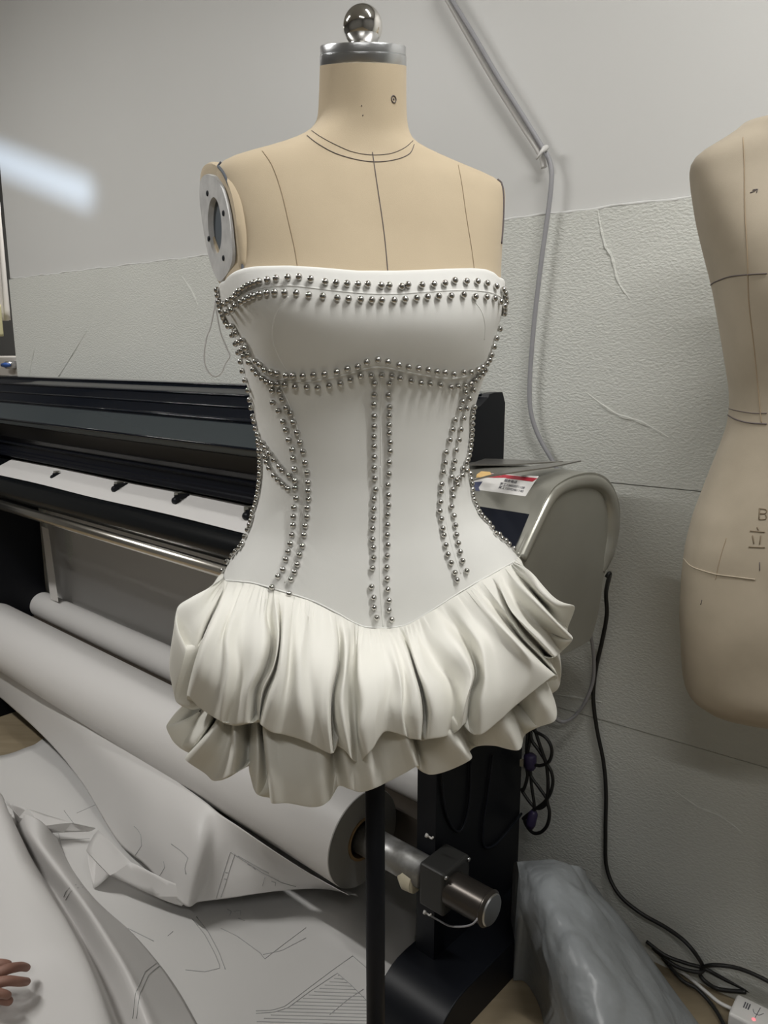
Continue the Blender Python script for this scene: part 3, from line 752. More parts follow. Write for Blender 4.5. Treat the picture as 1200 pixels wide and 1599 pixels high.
strokes('written_marks', T2, [[(1187, 794), (1186, 811)], [(1186, 794), (1197, 795), (1198, 799), (1196, 802), (1188, 802)], [(1196, 803), (1198, 807), (1196, 811), (1186, 811)],
    [(1183, 823), (1185, 828)], [(1172, 829), (1195, 831)], [(1176, 836), (1178, 849)], [(1189, 836), (1187, 850)], [(1170, 854), (1195, 855)]], .0008, faint, torso2)
strokes('written_marks', T2, [[(1187, 878), (1187, 891)], [(1172, 301), (1178, 299), (1182, 296)], [(1176, 297), (1184, 295), (1182, 301)], [(1097, 937), (1095, 944)]], .0006, M['pencil'], torso2)
# hooked pin stuck in the shoulder
pz = [at_y(x, y, D2) for x, y in [(1150, 217), (1162, 210), (1169, 206), (1168, 203), (1163, 202), (1152, 208)]]
MB().tube(pz, .0016, 8).build('shoulder_pin', M['pencil_soft'], form2)

# ------------------------------------------------------------------ plotter (frame U along the machine away from us, V towards the wall)
ang = math.radians(48.2)
U = Vector((-math.sin(ang), math.cos(ang), 0)); V = Vector((math.cos(ang), math.sin(ang), 0))
def uvh(u, v, h): return U*u + V*v + Vector((0, 0, h))
def vh(px, py, v): return at_plane(px, py, V, v)
def uh(px, py, u): return at_plane(px, py, U, u)
def prof_h(y, v, x=395): return vh(x, y, v).z
plotter = thing('large_format_plotter', 'long black and silver pattern plotter printer standing along the wall behind the dress', 'plotter', tuple(uvh(1.7, 1.15, 0)))
u0, u1 = .80, 3.45
def extr(name, prof, m, ua=u0, ub=u1, parent=plotter, auto=28):
    return MB().prism([uvh(ua, v, h) for v, h in prof], U*(ub-ua)).build(name, m, parent, autosmooth=auto)
VT = 1.19
p_top = [(1.175, prof_h(604, 1.175)), (VT, prof_h(600, VT))]
def pt(y, v): return (v, prof_h(y, v))
top_prof = [pt(663, 1.055), pt(657, 1.058), pt(655, 1.07), pt(641, 1.085), pt(637, 1.088), pt(636, 1.098), pt(622, 1.118), pt(618, 1.120), pt(617, 1.13), pt(606, 1.155), pt(602, 1.158), pt(600, 1.175), pt(599, 1.20), (1.21, prof_h(599, 1.20)-.02), (1.21, 1.02), (1.055, 1.02)]
extr('top_cover', top_prof, M['gloss'])
front_prof = [pt(712, 1.002), pt(703, .998), pt(699, 1.003), pt(696, 1.008), pt(670, 1.040), pt(664, 1.046), (1.06, pt(664, 1.046)[1]), (1.06, pt(712, 1.03)[1]), (1.012, pt(714, 1.012)[1])]
extr('smoked_front_cover', front_prof, M['smoke'])
extr('cover_end', [(v-.004*(v < 1.1), h) for v, h in top_prof[:-1]]+[(1.21, 1.06), (1.17, 1.045), (1.04, 1.045)], M['dark'], .783, .80)
in_prof = [pt(715, 1.03), pt(738, 1.045), pt(741, 1.045), pt(742, 1.052), pt(752, 1.060), pt(754, 1.055), pt(757, 1.055), pt(760, 1.064), pt(770, 1.062), pt(773, 1.058), pt(777, 1.058), pt(780, 1.055), pt(786, 1.055), pt(788, 1.075), (1.19, .93), (1.19, 1.06), (1.04, 1.06)]
extr('carriage_housing', in_prof, mat('housing_black', (.006, .007, .011), .33, spec=.3), .80, 2.72)
extr('carriage_housing_end', [(1.0, .82), (1.0, 1.06), (1.19, 1.08), (1.19, .82)], M['dark'], 2.72, 3.45)
# platen with paper, dark curved apron, polished rail
pl_h0 = prof_h(838, .985); pl_h1 = prof_h(790, 1.075)
body_prof = [(.99-.036*math.sin(t), pl_h0-.034+.034*math.cos(t)) for t in np.linspace(0, 2.7, 16)] + [ (1.0, pl_h0-.07), (1.19, pl_h0-.07), (1.19, pl_h1-.002), (1.075, pl_h1-.002)]
extr('platen_apron', body_prof, mat('apron_black', (.006, .007, .008), .27, spec=.45), .80, 3.45, auto=40)
rail_c = vh(350, 892, .958)
MB().tube([uvh(.80, .958, rail_c.z), uvh(3.45, .958, rail_c.z)], .0145, 24).build('polished_rail', M['rail'], plotter)
for (y_, v_) in ((659, 1.056), (638, 1.087), (619, 1.119), (603, 1.157)):
    MB().tube([uvh(.80, v_, prof_h(y_, v_)), uvh(3.44, v_, prof_h(y_, v_))], .0026, 10).build('ridge', M['gloss'], plotter)
MB().tube([uvh(.80, .999, prof_h(702, .999)), uvh(3.44, .999, prof_h(702, .999))], .003, 10).build('ridge', M['gloss'], plotter)
MB().tube([uvh(.80, .985, rail_c.z-.016), uvh(3.45, .985, rail_c.z-.016)], .008, 16).build('lower_rail', M['brown_beam'], plotter)
for x, y in ((84, 746), (180, 764), (275, 782), (386, 806)):
    c = vh(x, y, 1.03)
    br = MB().box(c+Vector((0, 0, .004))-U*.006, U*.012, V*.035, (0, 0, .009)).build('pinch_arm', M['dark'], plotter, smooth=False)
    MB().lathe(c-U*.007, U, [(.0085, 0), (.0095, .003), (.0095, .011), (.0085, .014)], 18).build('roller', M['dark'], br, autosmooth=40)
    MB().box(c+Vector((0, 0, .004))+U*.01+V*.012, U*.016, V*.02, (0, 0, .012)).build('clip', M['silver'], br, smooth=False)
# silver end unit with the sloping control panel
Uc = .575
side = [uh(813, 868, Uc), uh(838, 812, Uc), uh(860, 768, Uc), uh(880, 750, Uc), uh(905, 740, Uc), uh(930, 738, Uc), uh(950, 748, Uc), uh(962, 768, Uc), uh(969, 795, Uc), uh(967, 830, Uc), uh(960, 862, Uc), uh(944, 898, Uc), uh(938, 940, Uc), uh(928, 985, Uc), uh(917, 1003, Uc), uh(880, 1022, Uc), uh(850, 1034, Uc), uh(800, 1046, Uc), uh(770, 1030, Uc), uh(775, 940, Uc)]
sidev = [Vector(q) for q in spline(side, 3, True)]
cap = MB().prism([p for p in sidev], U*.30).build('end_unit', M['silver'], plotter, autosmooth=50)
bevel(cap, .012, 4)
# raised shell edge that runs up the front corner and over the top
rim = spline([uh(x, y, Uc+.004) for x, y in [(813, 872), (837, 820), (860, 776), (882, 759), (908, 752), (930, 754), (945, 768), (952, 795), (952, 830), (947, 862), (940, 893)]], 8)
n = len(rim); MB().tube(rim, list(np.interp(np.arange(n)/n, [0, .3, .55, .75, .9, 1], [.0095, .0105, .0135, .0175, .014, .004])), 14).build('shell_edge', M['silver'], plotter)
# control panel glass and sticker on the slope
pA, pB_ = uh(813, 868, Uc), uh(860, 768, Uc)
sl = (pB_-pA); sl.normalize(); nn_ = U.cross(sl).normalized()
if nn_.y > 0: nn_ = -nn_
def on_slope(px, py, off=.0012):
    r = ray(px, py); return CAM + r*((nn_.dot(pA-CAM)+off)/nn_.dot(r))
def slab(name, poly, m, parent, off, th=.0008):
    P = [on_slope(x, y, off) for x, y in poly]
    return MB().prism(P, nn_*th).build(name, m, parent, smooth=False)
slab('control_panel', [(745, 791), (828, 804), (805, 857), (770, 850), (735, 830)], M['screen'], plotter, .0003, .002)
# top plane of the end unit for the sticker
tp0, tp1 = uh(860, 768, Uc), uh(905, 741, Uc)
t2 = (tp1-tp0).normalized(); n3 = U.cross(t2).normalized()
if n3.z < 0: n3 = -n3
bc = [(733, 768), (742, 748), (751, 738), (841, 747), (818, 780), (733, 770)]
stk = thing('sticker', 'white service sticker with red stripe and phone numbers on the silver end unit', 'sticker', tuple(on_slope(785, 762)))
slab('backing', [(735, 768), (741, 748), (760, 739), (842, 744), (836, 752), (820, 777), (817, 781), (812, 781)], M['white_plastic'], stk, .0014, .0005)
slab('red_stripe', [(770, 738), (776, 740), (840, 747), (832, 752), (792, 747)], M['red'], stk, .0021, .0003)
slab('red_stripe', [(752, 737), (775, 741), (790, 746), (772, 746), (750, 745)], M['red'], stk, .0021, .0003)
slab('orange_mark', [(745, 741), (752, 736), (766, 737), (768, 741), (758, 745), (744, 746)], M['yellow'], stk, .0024, .0003)
slab('printed_picture', [(739, 753), (754, 752), (748, 761), (750, 767), (740, 766)], M['navyprint'], stk, .0021, .0003)
def text3d(name, s, px, _py, ex, ey, nrm, size, m, parent):
    cu = bpy.data.curves.new(name, 'FONT'); cu.body = s; cu.size = size; cu.extrude = .00008
    o = bpy.data.objects.new(name, cu); C.objects.link(o)
    dg = bpy.context.evaluated_depsgraph_get(); me = bpy.data.meshes.new_from_object(o.evaluated_get(dg)); bpy.data.objects.remove(o)
    me.materials.clear(); me.materials.append(m)
    R = Matrix((ex, ey, nrm)).transposed().to_4x4()
    me.transform(Matrix.Translation(px)@R); me.transform(Matrix.Translation(-wloc(parent)))
    o = bpy.data.objects.new(name, me); C.objects.link(o); o.parent = parent; return o
ex = (on_slope(817, 757, .0022)-on_slope(781, 751, .0022)).normalized(); ey = nn_.cross(ex).normalized()
if ey.z < 0: ey = -ey
for s, x, y, sz in (('服务电话', 787, 751.5, .006), ('罗工13602071108', 780, 757, .0062), ('吴工13592461140', 778, 762.2, .0062), ):
    text3d('printed_text', s, on_slope(x, y, .0023), 0, ex, ey, nn_, sz, M['label_text'], stk)

# end stands of the plotter ------------------------------------------------
st_front = at_plane(660, 1400, U, .80)
vF = V.dot(uh(679, 1400, .80)); vB = 1.345
for (ua, nm) in ((.80, 'near'), (2.80, 'far')):
    f_ = vF if nm == 'near' else .86; b_ = vB if nm == 'near' else 1.222
    so = MB().box(uvh(ua, f_, .07), U*.045, V*(b_-f_), (0, 0, .80)).build('stand_post', M['dark'], plotter, smooth=False)
    prof = []
    fv0, fv1 = (.925, 1.37) if nm == 'near' else (.75, 1.20)
    fp = [(fv1, 0), (fv1, .07), (fv1-.03, .09)] + [(fv0+.10-.10*math.sin(t), .0+.09*math.cos(t)) for t in np.linspace(0, math.pi/2, 8)]
    ft = MB().prism([uvh(ua-.09, v, h) for v, h in fp], U*.15).build('foot', M['dark'], plotter, autosmooth=35); bevel(ft, .008, 3)
MB().box(uvh(.845, 1.12, .20), U*1.95, V*.05, (0, 0, .11)).build('cross_beam', M['brown_beam'], plotter, smooth=False)
MB().box(uvh(.80, 1.0, .80), U*.05, V*.20, (0, 0, .12)).build('bracket', M['dark'], plotter, smooth=False)
# take-up motor, gearbox and spindle
MH = .294; MV = 1.017
motor = MB().lathe(uvh(.655, MV, MH), U, [(.0005, -.002), (.026, -.002), (.030, .0), (.0335, .004), (.0335, .006), (.032, .008), (.032, .085), (.001, .085)], 40).build('motor', mat('motor_can', (.07, .062, .055), .3, .7), plotter, autosmooth=30)
MB().lathe(uvh(.655, MV, MH), U, [(.0005, -.0035), (.027, -.0035), (.029, -.001), (.0005, -.0005)], 32).build('end_plate', M['brushed'], motor, autosmooth=30)
gb = MB().box(uvh(.738, MV-.030, MH-.045), U*.058, V*.082, (0, 0, .088)).build('gearbox', mat('gearbox_grey', (.028, .028, .027), .5, .1), plotter, smooth=False); bevel(gb, .006, 3)
for dv, dh in ((-.024, .036), (.046, .036)):
    MB().lathe(uvh(.737, MV+dv, MH+dh), U, [(.004, -.002), (.004, .002)], 12).build('bolt', M['brushed'], gb)
lead = spline([uh(665, 1425, .795), uh(685, 1437, .78), uh(703, 1446, .74), uh(722, 1447, .70), uh(738, 1443, .67), uh(748, 1432, .66)], 6)
MB().tube(lead, .0018, 8).build('motor_lead', M['cable_grey'], plotter)
for x, y in ((665, 1304), (662, 1424)):
    c = uh(x, y, .797)
    MB().tube(spline([c, c+Vector((.006, 0, -.003)), c+Vector((.011, -.003, -.005)), c+Vector((.014, -.004, -.001))], 5), [.0038]*4+[.0018]*12, 8).build('cable_tie', M['white_plastic'], plotter)
# spindle tube between stand and roll
MB().tube([uvh(.802, MV, MH), uvh(.99, MV, MH)], .031, 32).build('spindle', mat('spindle_alu', (.42, .42, .42), .4, .6, noise=(40, .4, .6), col2=(.30, .30, .29)), plotter)
MB().lathe(uvh(.815, MV-.012, MH-.016), U, [(.018, -.002), (.024, .0), (.026, .02), (.016, .035)], 24).build('spindle_stop', M['cream_plastic'], plotter, autosmooth=40)

# ------------------------------------------------------------------ paper rolls and sheets
roll = thing('paper_roll', 'big roll of plotter paper hanging at the front of the plotter, its shaded end showing', 'paper roll', tuple(uvh(2.0, MV, 0)))
RR = .101; ru = .965
MB().lathe(uvh(ru, MV, MH), U, [(.046, .0), (RR-.001, .0), (RR, .001), (RR, 1.82), (.046, 1.82), (.046, 0)], 96, cap=False).build('wound_paper', M['paper'], roll, autosmooth=40)
MB().lathe(uvh(ru, MV, MH), U, [(.046, -.0012), (.060, -.0016), (.080, -.0010), (RR-.001, -.0012), (RR-.001, .0005), (.046, .0005), (.046, -.0012)], 96, cap=False).build('roll_end', mat('shaded_paper_edge', (.27, .27, .26), .8, bump=(200, .2, .001)), roll, autosmooth=40)  # end face: its shade is put into the darker grey colour
MB().lathe(uvh(ru, MV, MH), U, [(.0455, -.003), (.0455, 1.82), (.040, 1.82), (.040, -.003), (.0455, -.003)], 40, cap=False).build('cardboard_core', M['cardboard'], roll, autosmooth=40)
MB().lathe(uvh(ru+.015, MV, MH), U, [(.001, 0), (.0395, 0), (.0395, .02), (.001, .02)], 40).build('core_plug', M['dark'], roll, autosmooth=40)
bv = 1.205; ctop = vh(265, 1013, bv)
back_roll = thing('paper_roll', 'thinner paper roll lying behind the big roll under the hanging sheet', 'paper roll', tuple(uvh(2.0, bv, 0)))
ul = U.dot(vh(58, 940, bv)); r2 = .048
MB().lathe(uvh(.90, bv, ctop.z-r2), U, [(.02, 0), (r2, 0), (r2, ul-.90-.04), (.02, ul-.90-.04)], 48).build('wound_paper', M['paper'], back_roll, autosmooth=40)
MB().lathe(uvh(ul-.04, bv, ctop.z-r2), U, [(r2*.99, 0), (r2*.99, .05), (.02, .05)], 40).build('grey_wrap', mat('grey_wrap', (.28, .27, .26), .5), back_roll, autosmooth=40)
MB().lathe(uvh(.86, bv, ctop.z-r2), U, [(.019, 0), (.019, ul-.86+.12)], 24).build('spindle', M['dark'], back_roll, autosmooth=40)

def sheet(name, label, cols, m, su=8, sv=8, uh_=None, th=.0, group=None, cat='paper', pts3=False):
    G = smooth_grid([[tuple(at_h(x, y, h)) for x, y, h in c] for c in cols], su, sv)
    mb = MB().grid([list(map(Vector, r)) for r in G])
    c = sum(mb.v, Vector())/len(mb.v); z = min(v.z for v in mb.v)
    o = mb.build(name, m)
    o.location = (c.x, c.y, z)
    for v in o.data.vertices: v.co -= Vector((c.x, c.y, z))
    so = o.modifiers.new('thick', 'SOLIDIFY'); so.thickness = .0006; so.offset = 0
    tag(o, label, cat, group)
    return o, mb
def marks(o, mb, lines, r=.00045, m=None, name='drawn_pattern'):
    """pattern lines plotted on a sheet, one part of that sheet"""
    bv_ = bvh(mb.v, mb.f); k = MB()
    for L in lines:
        P = []
        n_ = max(3, int(sum(math.hypot(L[i+1][0]-L[i][0], L[i+1][1]-L[i][1]) for i in range(len(L)-1))/7))
        for x, y in resample(L, n_):
            l, idx = None, None
            l, nn, idx, dd = bv_.ray_cast(CAM, ray(x, y).normalized(), 8)
            if l:
                if nn.dot(ray(x, y)) > 0: nn = -nn
                P.append(l+nn*.0007)
            else:
                if len(P) > 1: k.tube(P, r, 4)
                P = []
        if len(P) > 1: k.tube(P, r, 4)
    return merge_into(o, k, m or M['ink'])
# sheet on the platen
pv0, pv1 = .988, 1.072
mb = MB().grid([[uvh(u_, v_, pl_h0+(pl_h1-pl_h0)*(v_-.985)/.09+.0015+.0012*math.sin(u_*9)) for v_ in np.linspace(pv0, pv1, 8)] for u_ in np.linspace(.83, 2.62, 60)])
o = mb.build('plotter_paper', M['paper']); tag(o, 'flat strip of white paper on the plotter bed under the small black rollers', 'paper')
# sheet hanging from the machine
hv = 1.248
def hang(px, py, v=hv): p = vh(px, py, v); return U.dot(p), p.z
ue = U.dot(vh(80, 880, hv-.02))
cols = []
for i, u_ in enumerate(np.linspace(.87, ue, 40)):
    cols.append([uvh(u_, hv-.012*math.sin(h_*7+.6)-.01*math.sin(u_*3)*(.85-h_) - (.03*max(0, (u_-ue+.10)/.10)**2), h_) for h_ in np.linspace(.30, .835, 20)])
o = MB().grid(cols).build('plotter_paper', M['paper2']); tag(o, 'wide sheet of paper hanging straight down below the polished rail', 'paper')
o.modifiers.new('thick', 'SOLIDIFY').thickness = .0005
q = [vh(65, 822, 1.19), vh(75, 826, 1.185), vh(91, 940, 1.185), vh(79, 936, 1.19)]
o = MB().add([q[0], q[1], q[2], q[3]] + [p_+V*.001 for p_ in q], [(0, 1, 2, 3), (7, 6, 5, 4), (0, 4, 5, 1), (1, 5, 6, 2), (2, 6, 7, 3), (3, 7, 4, 0)]).build('paper_strip', M['cloth_white'], smooth=False)
tag(o, 'narrow bright white strip hanging along the left edge of the hanging sheet', 'paper')

# swath that falls from the big roll towards the floor
colsB = [
 [(-60, 970, .25), (-62, 1000, .21), (-58, 1030, .15), (-50, 1050, .09)],
 [(0, 1018, .25), (-2, 1042, .21), (0, 1068, .15), (4, 1092, .09)],
 [(78, 1072, .25), (76, 1100, .20), (74, 1130, .13), (74, 1156, .07)],
 [(150, 1124, .25), (142, 1160, .20), (134, 1192, .13), (128, 1222, .06)],
 [(215, 1174, .25), (206, 1220, .20), (196, 1262, .13), (181, 1310, .03)],
 [(268, 1214, .25), (256, 1262, .205), (240, 1310, .14), (228, 1352, .06)],
 [(318, 1250, .25), (308, 1305, .21), (296, 1362, .15), (286, 1412, .08)],
 [(345, 1272, .24), (338, 1325, .18), (328, 1372, .12), (312, 1408, .075)],
 [(372, 1290, .24), (374, 1335, .17), (368, 1372, .12), (360, 1402, .08)],
 [(430, 1330, .24), (436, 1350, .18), (438, 1372, .13), (436, 1391, .09)],
 [(490, 1368, .23), (498, 1372, .17), (502, 1380, .12), (505, 1388, .06)],
 [(545, 1398, .22), (552, 1396, .17), (556, 1396, .10), (560, 1400, .03)],
]
oB, mbB_ = sheet('plotter_paper', 'smooth paper swath sagging from under the big roll, its hem lifted off the floor', colsB, M['paper'])
marks(oB, mbB_, [[(360, 1330), (352, 1355), (343, 1385), (338, 1403)], [(367, 1333), (359, 1358), (350, 1388), (345, 1401)], [(360, 1330), (380, 1343), (410, 1362), (440, 1378), (462, 1384)], [(372, 1336), (400, 1352), (420, 1363)],
   [(268, 1318), (285, 1330), (294, 1340), (289, 1355), (291, 1365)], [(256, 1345), (258, 1355), (248, 1370)], [(414, 1370), (410, 1383)], [(424, 1376), (432, 1378), (430, 1383)], [(352, 1362), (356, 1363)], [(350, 1372), (354, 1373)],
   [(387, 1349), (391, 1351)], [(395, 1354), (399, 1357)], [(210, 1290), (220, 1300), (222, 1320), (212, 1335)]])
# sheet lying on the floor with the drawn pattern pieces
colsC = []
for x0, x1, x2, x3, x4 in ((-160, -160, -170, -180, -190), (-70, -70, -80, -90, -100), (0, 0, -5, -10, -20), (50, 60, 60, 60, 60), (82, 130, 150, 160, 170), (150, 210, 240, 260, 280), (260, 300, 330, 350, 370), (380, 400, 420, 430, 440), (500, 500, 510, 520, 520), (600, 600, 605, 605, 605), (672, 665, 655, 645, 640)):
    y0 = 1180 - (x0 > 0)*min(x0, 82)/82*26
    if x0 > 100: y0 = 1200+(x0-100)*.3
    rr_ = random.Random(x0)
    colsC.append([(x0, y0, .006), (x1, 1300+(x1 > 400)*30, .012+rr_.uniform(0, .006)), (x2, 1410, .010+rr_.uniform(0, .01)), (x3, 1520, .008+rr_.uniform(0, .008)), (x4, 1680, .006)])
oC, mbC = sheet('plotter_paper', 'wide paper sheet spread on the floor covered with drawn pattern pieces', colsC, M['paper2'])
hatch = []
for k in range(17):
    y = 1523+k*5
    xl = 528 - k*5.2 - (k**1.55)*.9; xr = min(530+k*6.5, 640)
    hatch.append([(xl, y+k*.2), (xr, y+k*.5+1)])
marks(oC, mbC, [[(478, 1465), (440, 1485), (411, 1491)], [(478, 1449), (450, 1470), (412, 1499), (410, 1491), (392, 1478), (370, 1462), (345, 1450)], [(551, 1493), (520, 1515), (480, 1545), (445, 1572), (425, 1578), (400, 1579)],
   [(400, 1583), (428, 1581), (450, 1574), (485, 1548), (527, 1520), (548, 1538), (575, 1565)], [(551, 1493), (575, 1514)], [(568, 1545), (545, 1560), (515, 1585)],
   [(300, 1435), (320, 1460), (336, 1490), (345, 1512), (320, 1518), (290, 1515)], [(307, 1432), (325, 1455), (342, 1487), (352, 1514)], [(200, 1450), (240, 1470)], [(262, 1462), (270, 1455)],
   [(52, 1305), (92, 1302), (95, 1318), (111, 1362)], [(95, 1312), (140, 1310)], [(85, 1305), (100, 1355), (112, 1372)], [(100, 1266), (118, 1290)], [(165, 1250), (120, 1270)], [(355, 1420), (362, 1424), (359, 1430)], [(372, 1434), (382, 1438)], [(365, 1424), (378, 1422), (376, 1430)]] + hatch, .00045)
# foreground sheet: left flap, dark crease, long rounded fold
colsF = [
 [(-60, 1185, .16), (-22, 1222, .15), (2, 1240, .13), (11, 1262, .10), (18, 1272, .035), (42, 1272, .10), (66, 1284, .10), (90, 1310, .02)],
 [(-60, 1240, .13), (-16, 1262, .15), (12, 1280, .145), (27, 1296, .11), (32, 1304, .03), (48, 1304, .10), (72, 1318, .10), (112, 1356, .014)],
 [(-60, 1310, .12), (-5, 1330, .15), (34, 1340, .15), (50, 1344, .10), (58, 1352, .02), (80, 1350, .11), (106, 1362, .10), (152, 1408, .012)],
 [(-60, 1390, .11), (15, 1400, .14), (70, 1396, .14), (86, 1404, .10), (96, 1412, .02), (122, 1404, .11), (150, 1420, .09), (206, 1456, .012)],
 [(-60, 1470, .10), (35, 1470, .12), (104, 1456, .13), (122, 1466, .10), (132, 1474, .02), (160, 1462, .10), (190, 1478, .08), (248, 1504, .010)],
 [(-60, 1550, .10), (50, 1540, .10), (134, 1524, .12), (154, 1532, .09), (164, 1540, .02), (196, 1524, .09), (226, 1540, .07), (284, 1556, .010)],
 [(-60, 1660, .10), (60, 1650, .09), (166, 1630, .11), (192, 1632, .08), (204, 1640, .02), (236, 1620, .07), (270, 1630, .05), (330, 1640, .008)],
]
oF, mbF = sheet('plotter_paper', 'crumpled foreground paper at the lower left with one long rounded fold', colsF, M['paper'], su=10, sv=6)
marks(oF, mbF, [[(100, 1400), (105, 1388), (120, 1381), (135, 1382)], [(103, 1405), (110, 1392), (125, 1385), (138, 1387)], [(208, 1590), (212, 1550), (226, 1518), (250, 1500)], [(214, 1590), (218, 1552), (232, 1522), (255, 1504)]])
# small crumpled peaks
def facets(pts, tris, label):
    P = {k: at_h(*v) for k, v in pts.items()}; ks = list(P); idx = {k: i for i, k in enumerate(ks)}
    mb = MB().add([P[k] for k in ks], [tuple(idx[c] for c in t) for t in tris])
    o = mb.build('plotter_paper', M['paper'], autosmooth=24); tag(o, label, 'paper')
    so = o.modifiers.new('sub', 'SUBSURF'); so.levels = so.render_levels = 2; so.subdivision_type = 'SIMPLE'
    s2 = o.modifiers.new('smooth', 'SMOOTH'); s2.iterations = 2; s2.factor = .35
    o.modifiers.new('thick', 'SOLIDIFY').thickness = .0006
    return o, mb
oT, mbT = facets(dict(a=(152, 1293, .105), b=(133, 1326, .07), c=(146, 1391, .015), d=(172, 1368, .075), e=(178, 1338, .095), f=(285, 1416, .055), g=(303, 1391, .11), h=(278, 1400, .085), i=(205, 1345, .115), j=(240, 1400, .06), k=(262, 1374, .105), l=(150, 1345, .05)),
       ['abe', 'bcl', 'bld', 'bde', 'lcd', 'aei', 'edi', 'dji', 'ijk', 'jfh', 'jhk', 'hfg', 'hgk'], 'faceted paper peak bent up under the hem of the sagging swath')
facets(dict(a=(5, 1250, .13), b=(16, 1254, .12), c=(42, 1262, .105), d=(72, 1272, .09), e=(112, 1284, .075), f=(152, 1293, .10), g=(44, 1309, .015), h=(60, 1300, .05), i=(100, 1300, .05), j=(140, 1299, .05), k=(28, 1290, .03), l=(30, 1276, .08), m=(66, 1290, .085)),
       ['abl', 'blk', 'bcl', 'clm', 'lgk', 'lmg', 'mhg', 'cdm', 'dem', 'emi', 'mih', 'efj', 'eji'], 'small crumpled paper ridge at the left edge above the long fold')
# ------------------------------------------------------------------ grey plastic bag
def bagcols():
    top = [(808, 1346, .26), (822, 1341, .265), (860, 1343, .27), (900, 1350, .27), (918, 1362, .24), (926, 1378, .19)]
    r1 = [(812, 1375, .25), (828, 1368, .28), (862, 1372, .30), (900, 1380, .28), (930, 1392, .23), (950, 1410, .15)]
    r2 = [(812, 1415, .20), (834, 1412, .27), (868, 1415, .31), (915, 1420, .29), (955, 1430, .22), (985, 1450, .12)]
    r3 = [(826, 1465, .13), (846, 1460, .24), (885, 1462, .30), (935, 1468, .28), (985, 1482, .20), (1020, 1500, .08)]
    r4 = [(838, 1515, .08), (862, 1515, .22), (905, 1520, .28), (960, 1525, .26), (1015, 1535, .16), (1052, 1545, .05)]
    r5 = [(850, 1570, .04), (880, 1575, .20), (930, 1580, .26), (985, 1580, .23), (1045, 1590, .13), (1084, 1588, .03)]
    r6 = [(858, 1625, .02), (895, 1635, .18), (945, 1640, .24), (1005, 1640, .20), (1070, 1640, .10), (1115, 1630, .02)]
    return [top, r1, r2, r3, r4, r5, r6]
rows_ = bagcols(); G = smooth_grid([[tuple(at_h(x, y, h)) for x, y, h in c] for c in rows_], 12, 12)
G = np.array(G)
from mathutils import noise as mnoise
nrmF = np.cross(np.gradient(G, axis=0), np.gradient(G, axis=1)); nrmF /= np.linalg.norm(nrmF, axis=2, keepdims=True)+1e-9
if nrmF[10, 10, 1] > 0: nrmF = -nrmF
for i in range(G.shape[0]):
    for j in range(G.shape[1]):
        p = Vector(G[i, j]); n1 = abs(mnoise.noise(p*11)); n2 = abs(mnoise.noise(Vector((p.x*26+p.z*14, p.y*22, p.z*26)))); n3 = abs(mnoise.noise(p*55))
        e = min(1, j/8, (G.shape[1]-1-j)/8)
        G[i, j] += nrmF[i, j]*e*(.016*mnoise.noise(p*9)-.010*n1+.003-.004*n2-.0008*n3)
g2 = []
for i in range(G.shape[0]):
    row = [Vector(q) for q in G[i]]
    a, b = row[0], row[-1]
    back_ = Vector((WN.x, WN.y, 0))
    def clampw(p):
        d = WN.dot(p); return p - WN*max(0, d-(WDIST-.014))
    row = [clampw(Vector((a.x, a.y+.03, .004)))] + row + [clampw(Vector((b.x, b.y, .004)))]
    g2.append([clampw(q) for q in row])
tops = g2[0]; backrow = [clampw(Vector((q.x, q.y+.04, max(.004, q.z-.03)))) for q in tops]; floorrow = [clampw(Vector((q.x, q.y+.05, .004))) for q in tops]
mb = MB().grid([floorrow, backrow]+g2)
ob = mb.build('plastic_bag', M['bag'], autosmooth=60); tag(ob, 'large crumpled grey plastic bag slumped on the floor beside the black stand', 'bag')

# ------------------------------------------------------------------ cables
def cable(name, pts, r, m, label, sub=8, group=None, cat='cable'):
    P = spline(pts, sub); o = MB().tube(P, r, 10).build(name, M[m]); return tag(o, label, cat, group)
cable('wall_cable', [on_wall(690, -30, .028), on_wall(706, 0, .028), on_wall(740, 55, .027), on_wall(775, 115, .026), on_wall(815, 178, .024), on_wall(846, 228, .020), on_wall(858, 250, .022), on_wall(862, 275, .024), on_wall(858, 320, .025), on_wall(851, 370, .026), on_wall(843, 430, .026), on_wall(834, 510, .025), on_wall(828, 590, .024), on_wall(829, 640, .024), on_wall(842, 682, .022), on_wall(868, 728, .020), on_wall(880, 760, .018)], .0048, 'cable_grey', 'grey cable running diagonally down the wall and bending behind the silver end unit')
cable('wall_cable', [on_wall(684, -30, .016), on_wall(700, 0, .016), on_wall(734, 60, .016), on_wall(770, 122, .016), on_wall(810, 186, .015), on_wall(843, 238, .014), on_wall(850, 262, .012)], .0062, 'white_plastic', 'pale conduit close to the wall beside the upper grey cable', cat='conduit')
cl = on_wall(851, 232, .03)
o = MB().tube([cl+Vector((-.016, -.004, -.02)), cl+Vector((-.006, -.004, -.006)), cl, cl+Vector((.006, .004, .004))], [.0018, .0035, .006, .004], 8).build('cable_clip', M['white_plastic']); tag(o, 'small white clip holding the grey cable at its bend on the wall', 'clip')
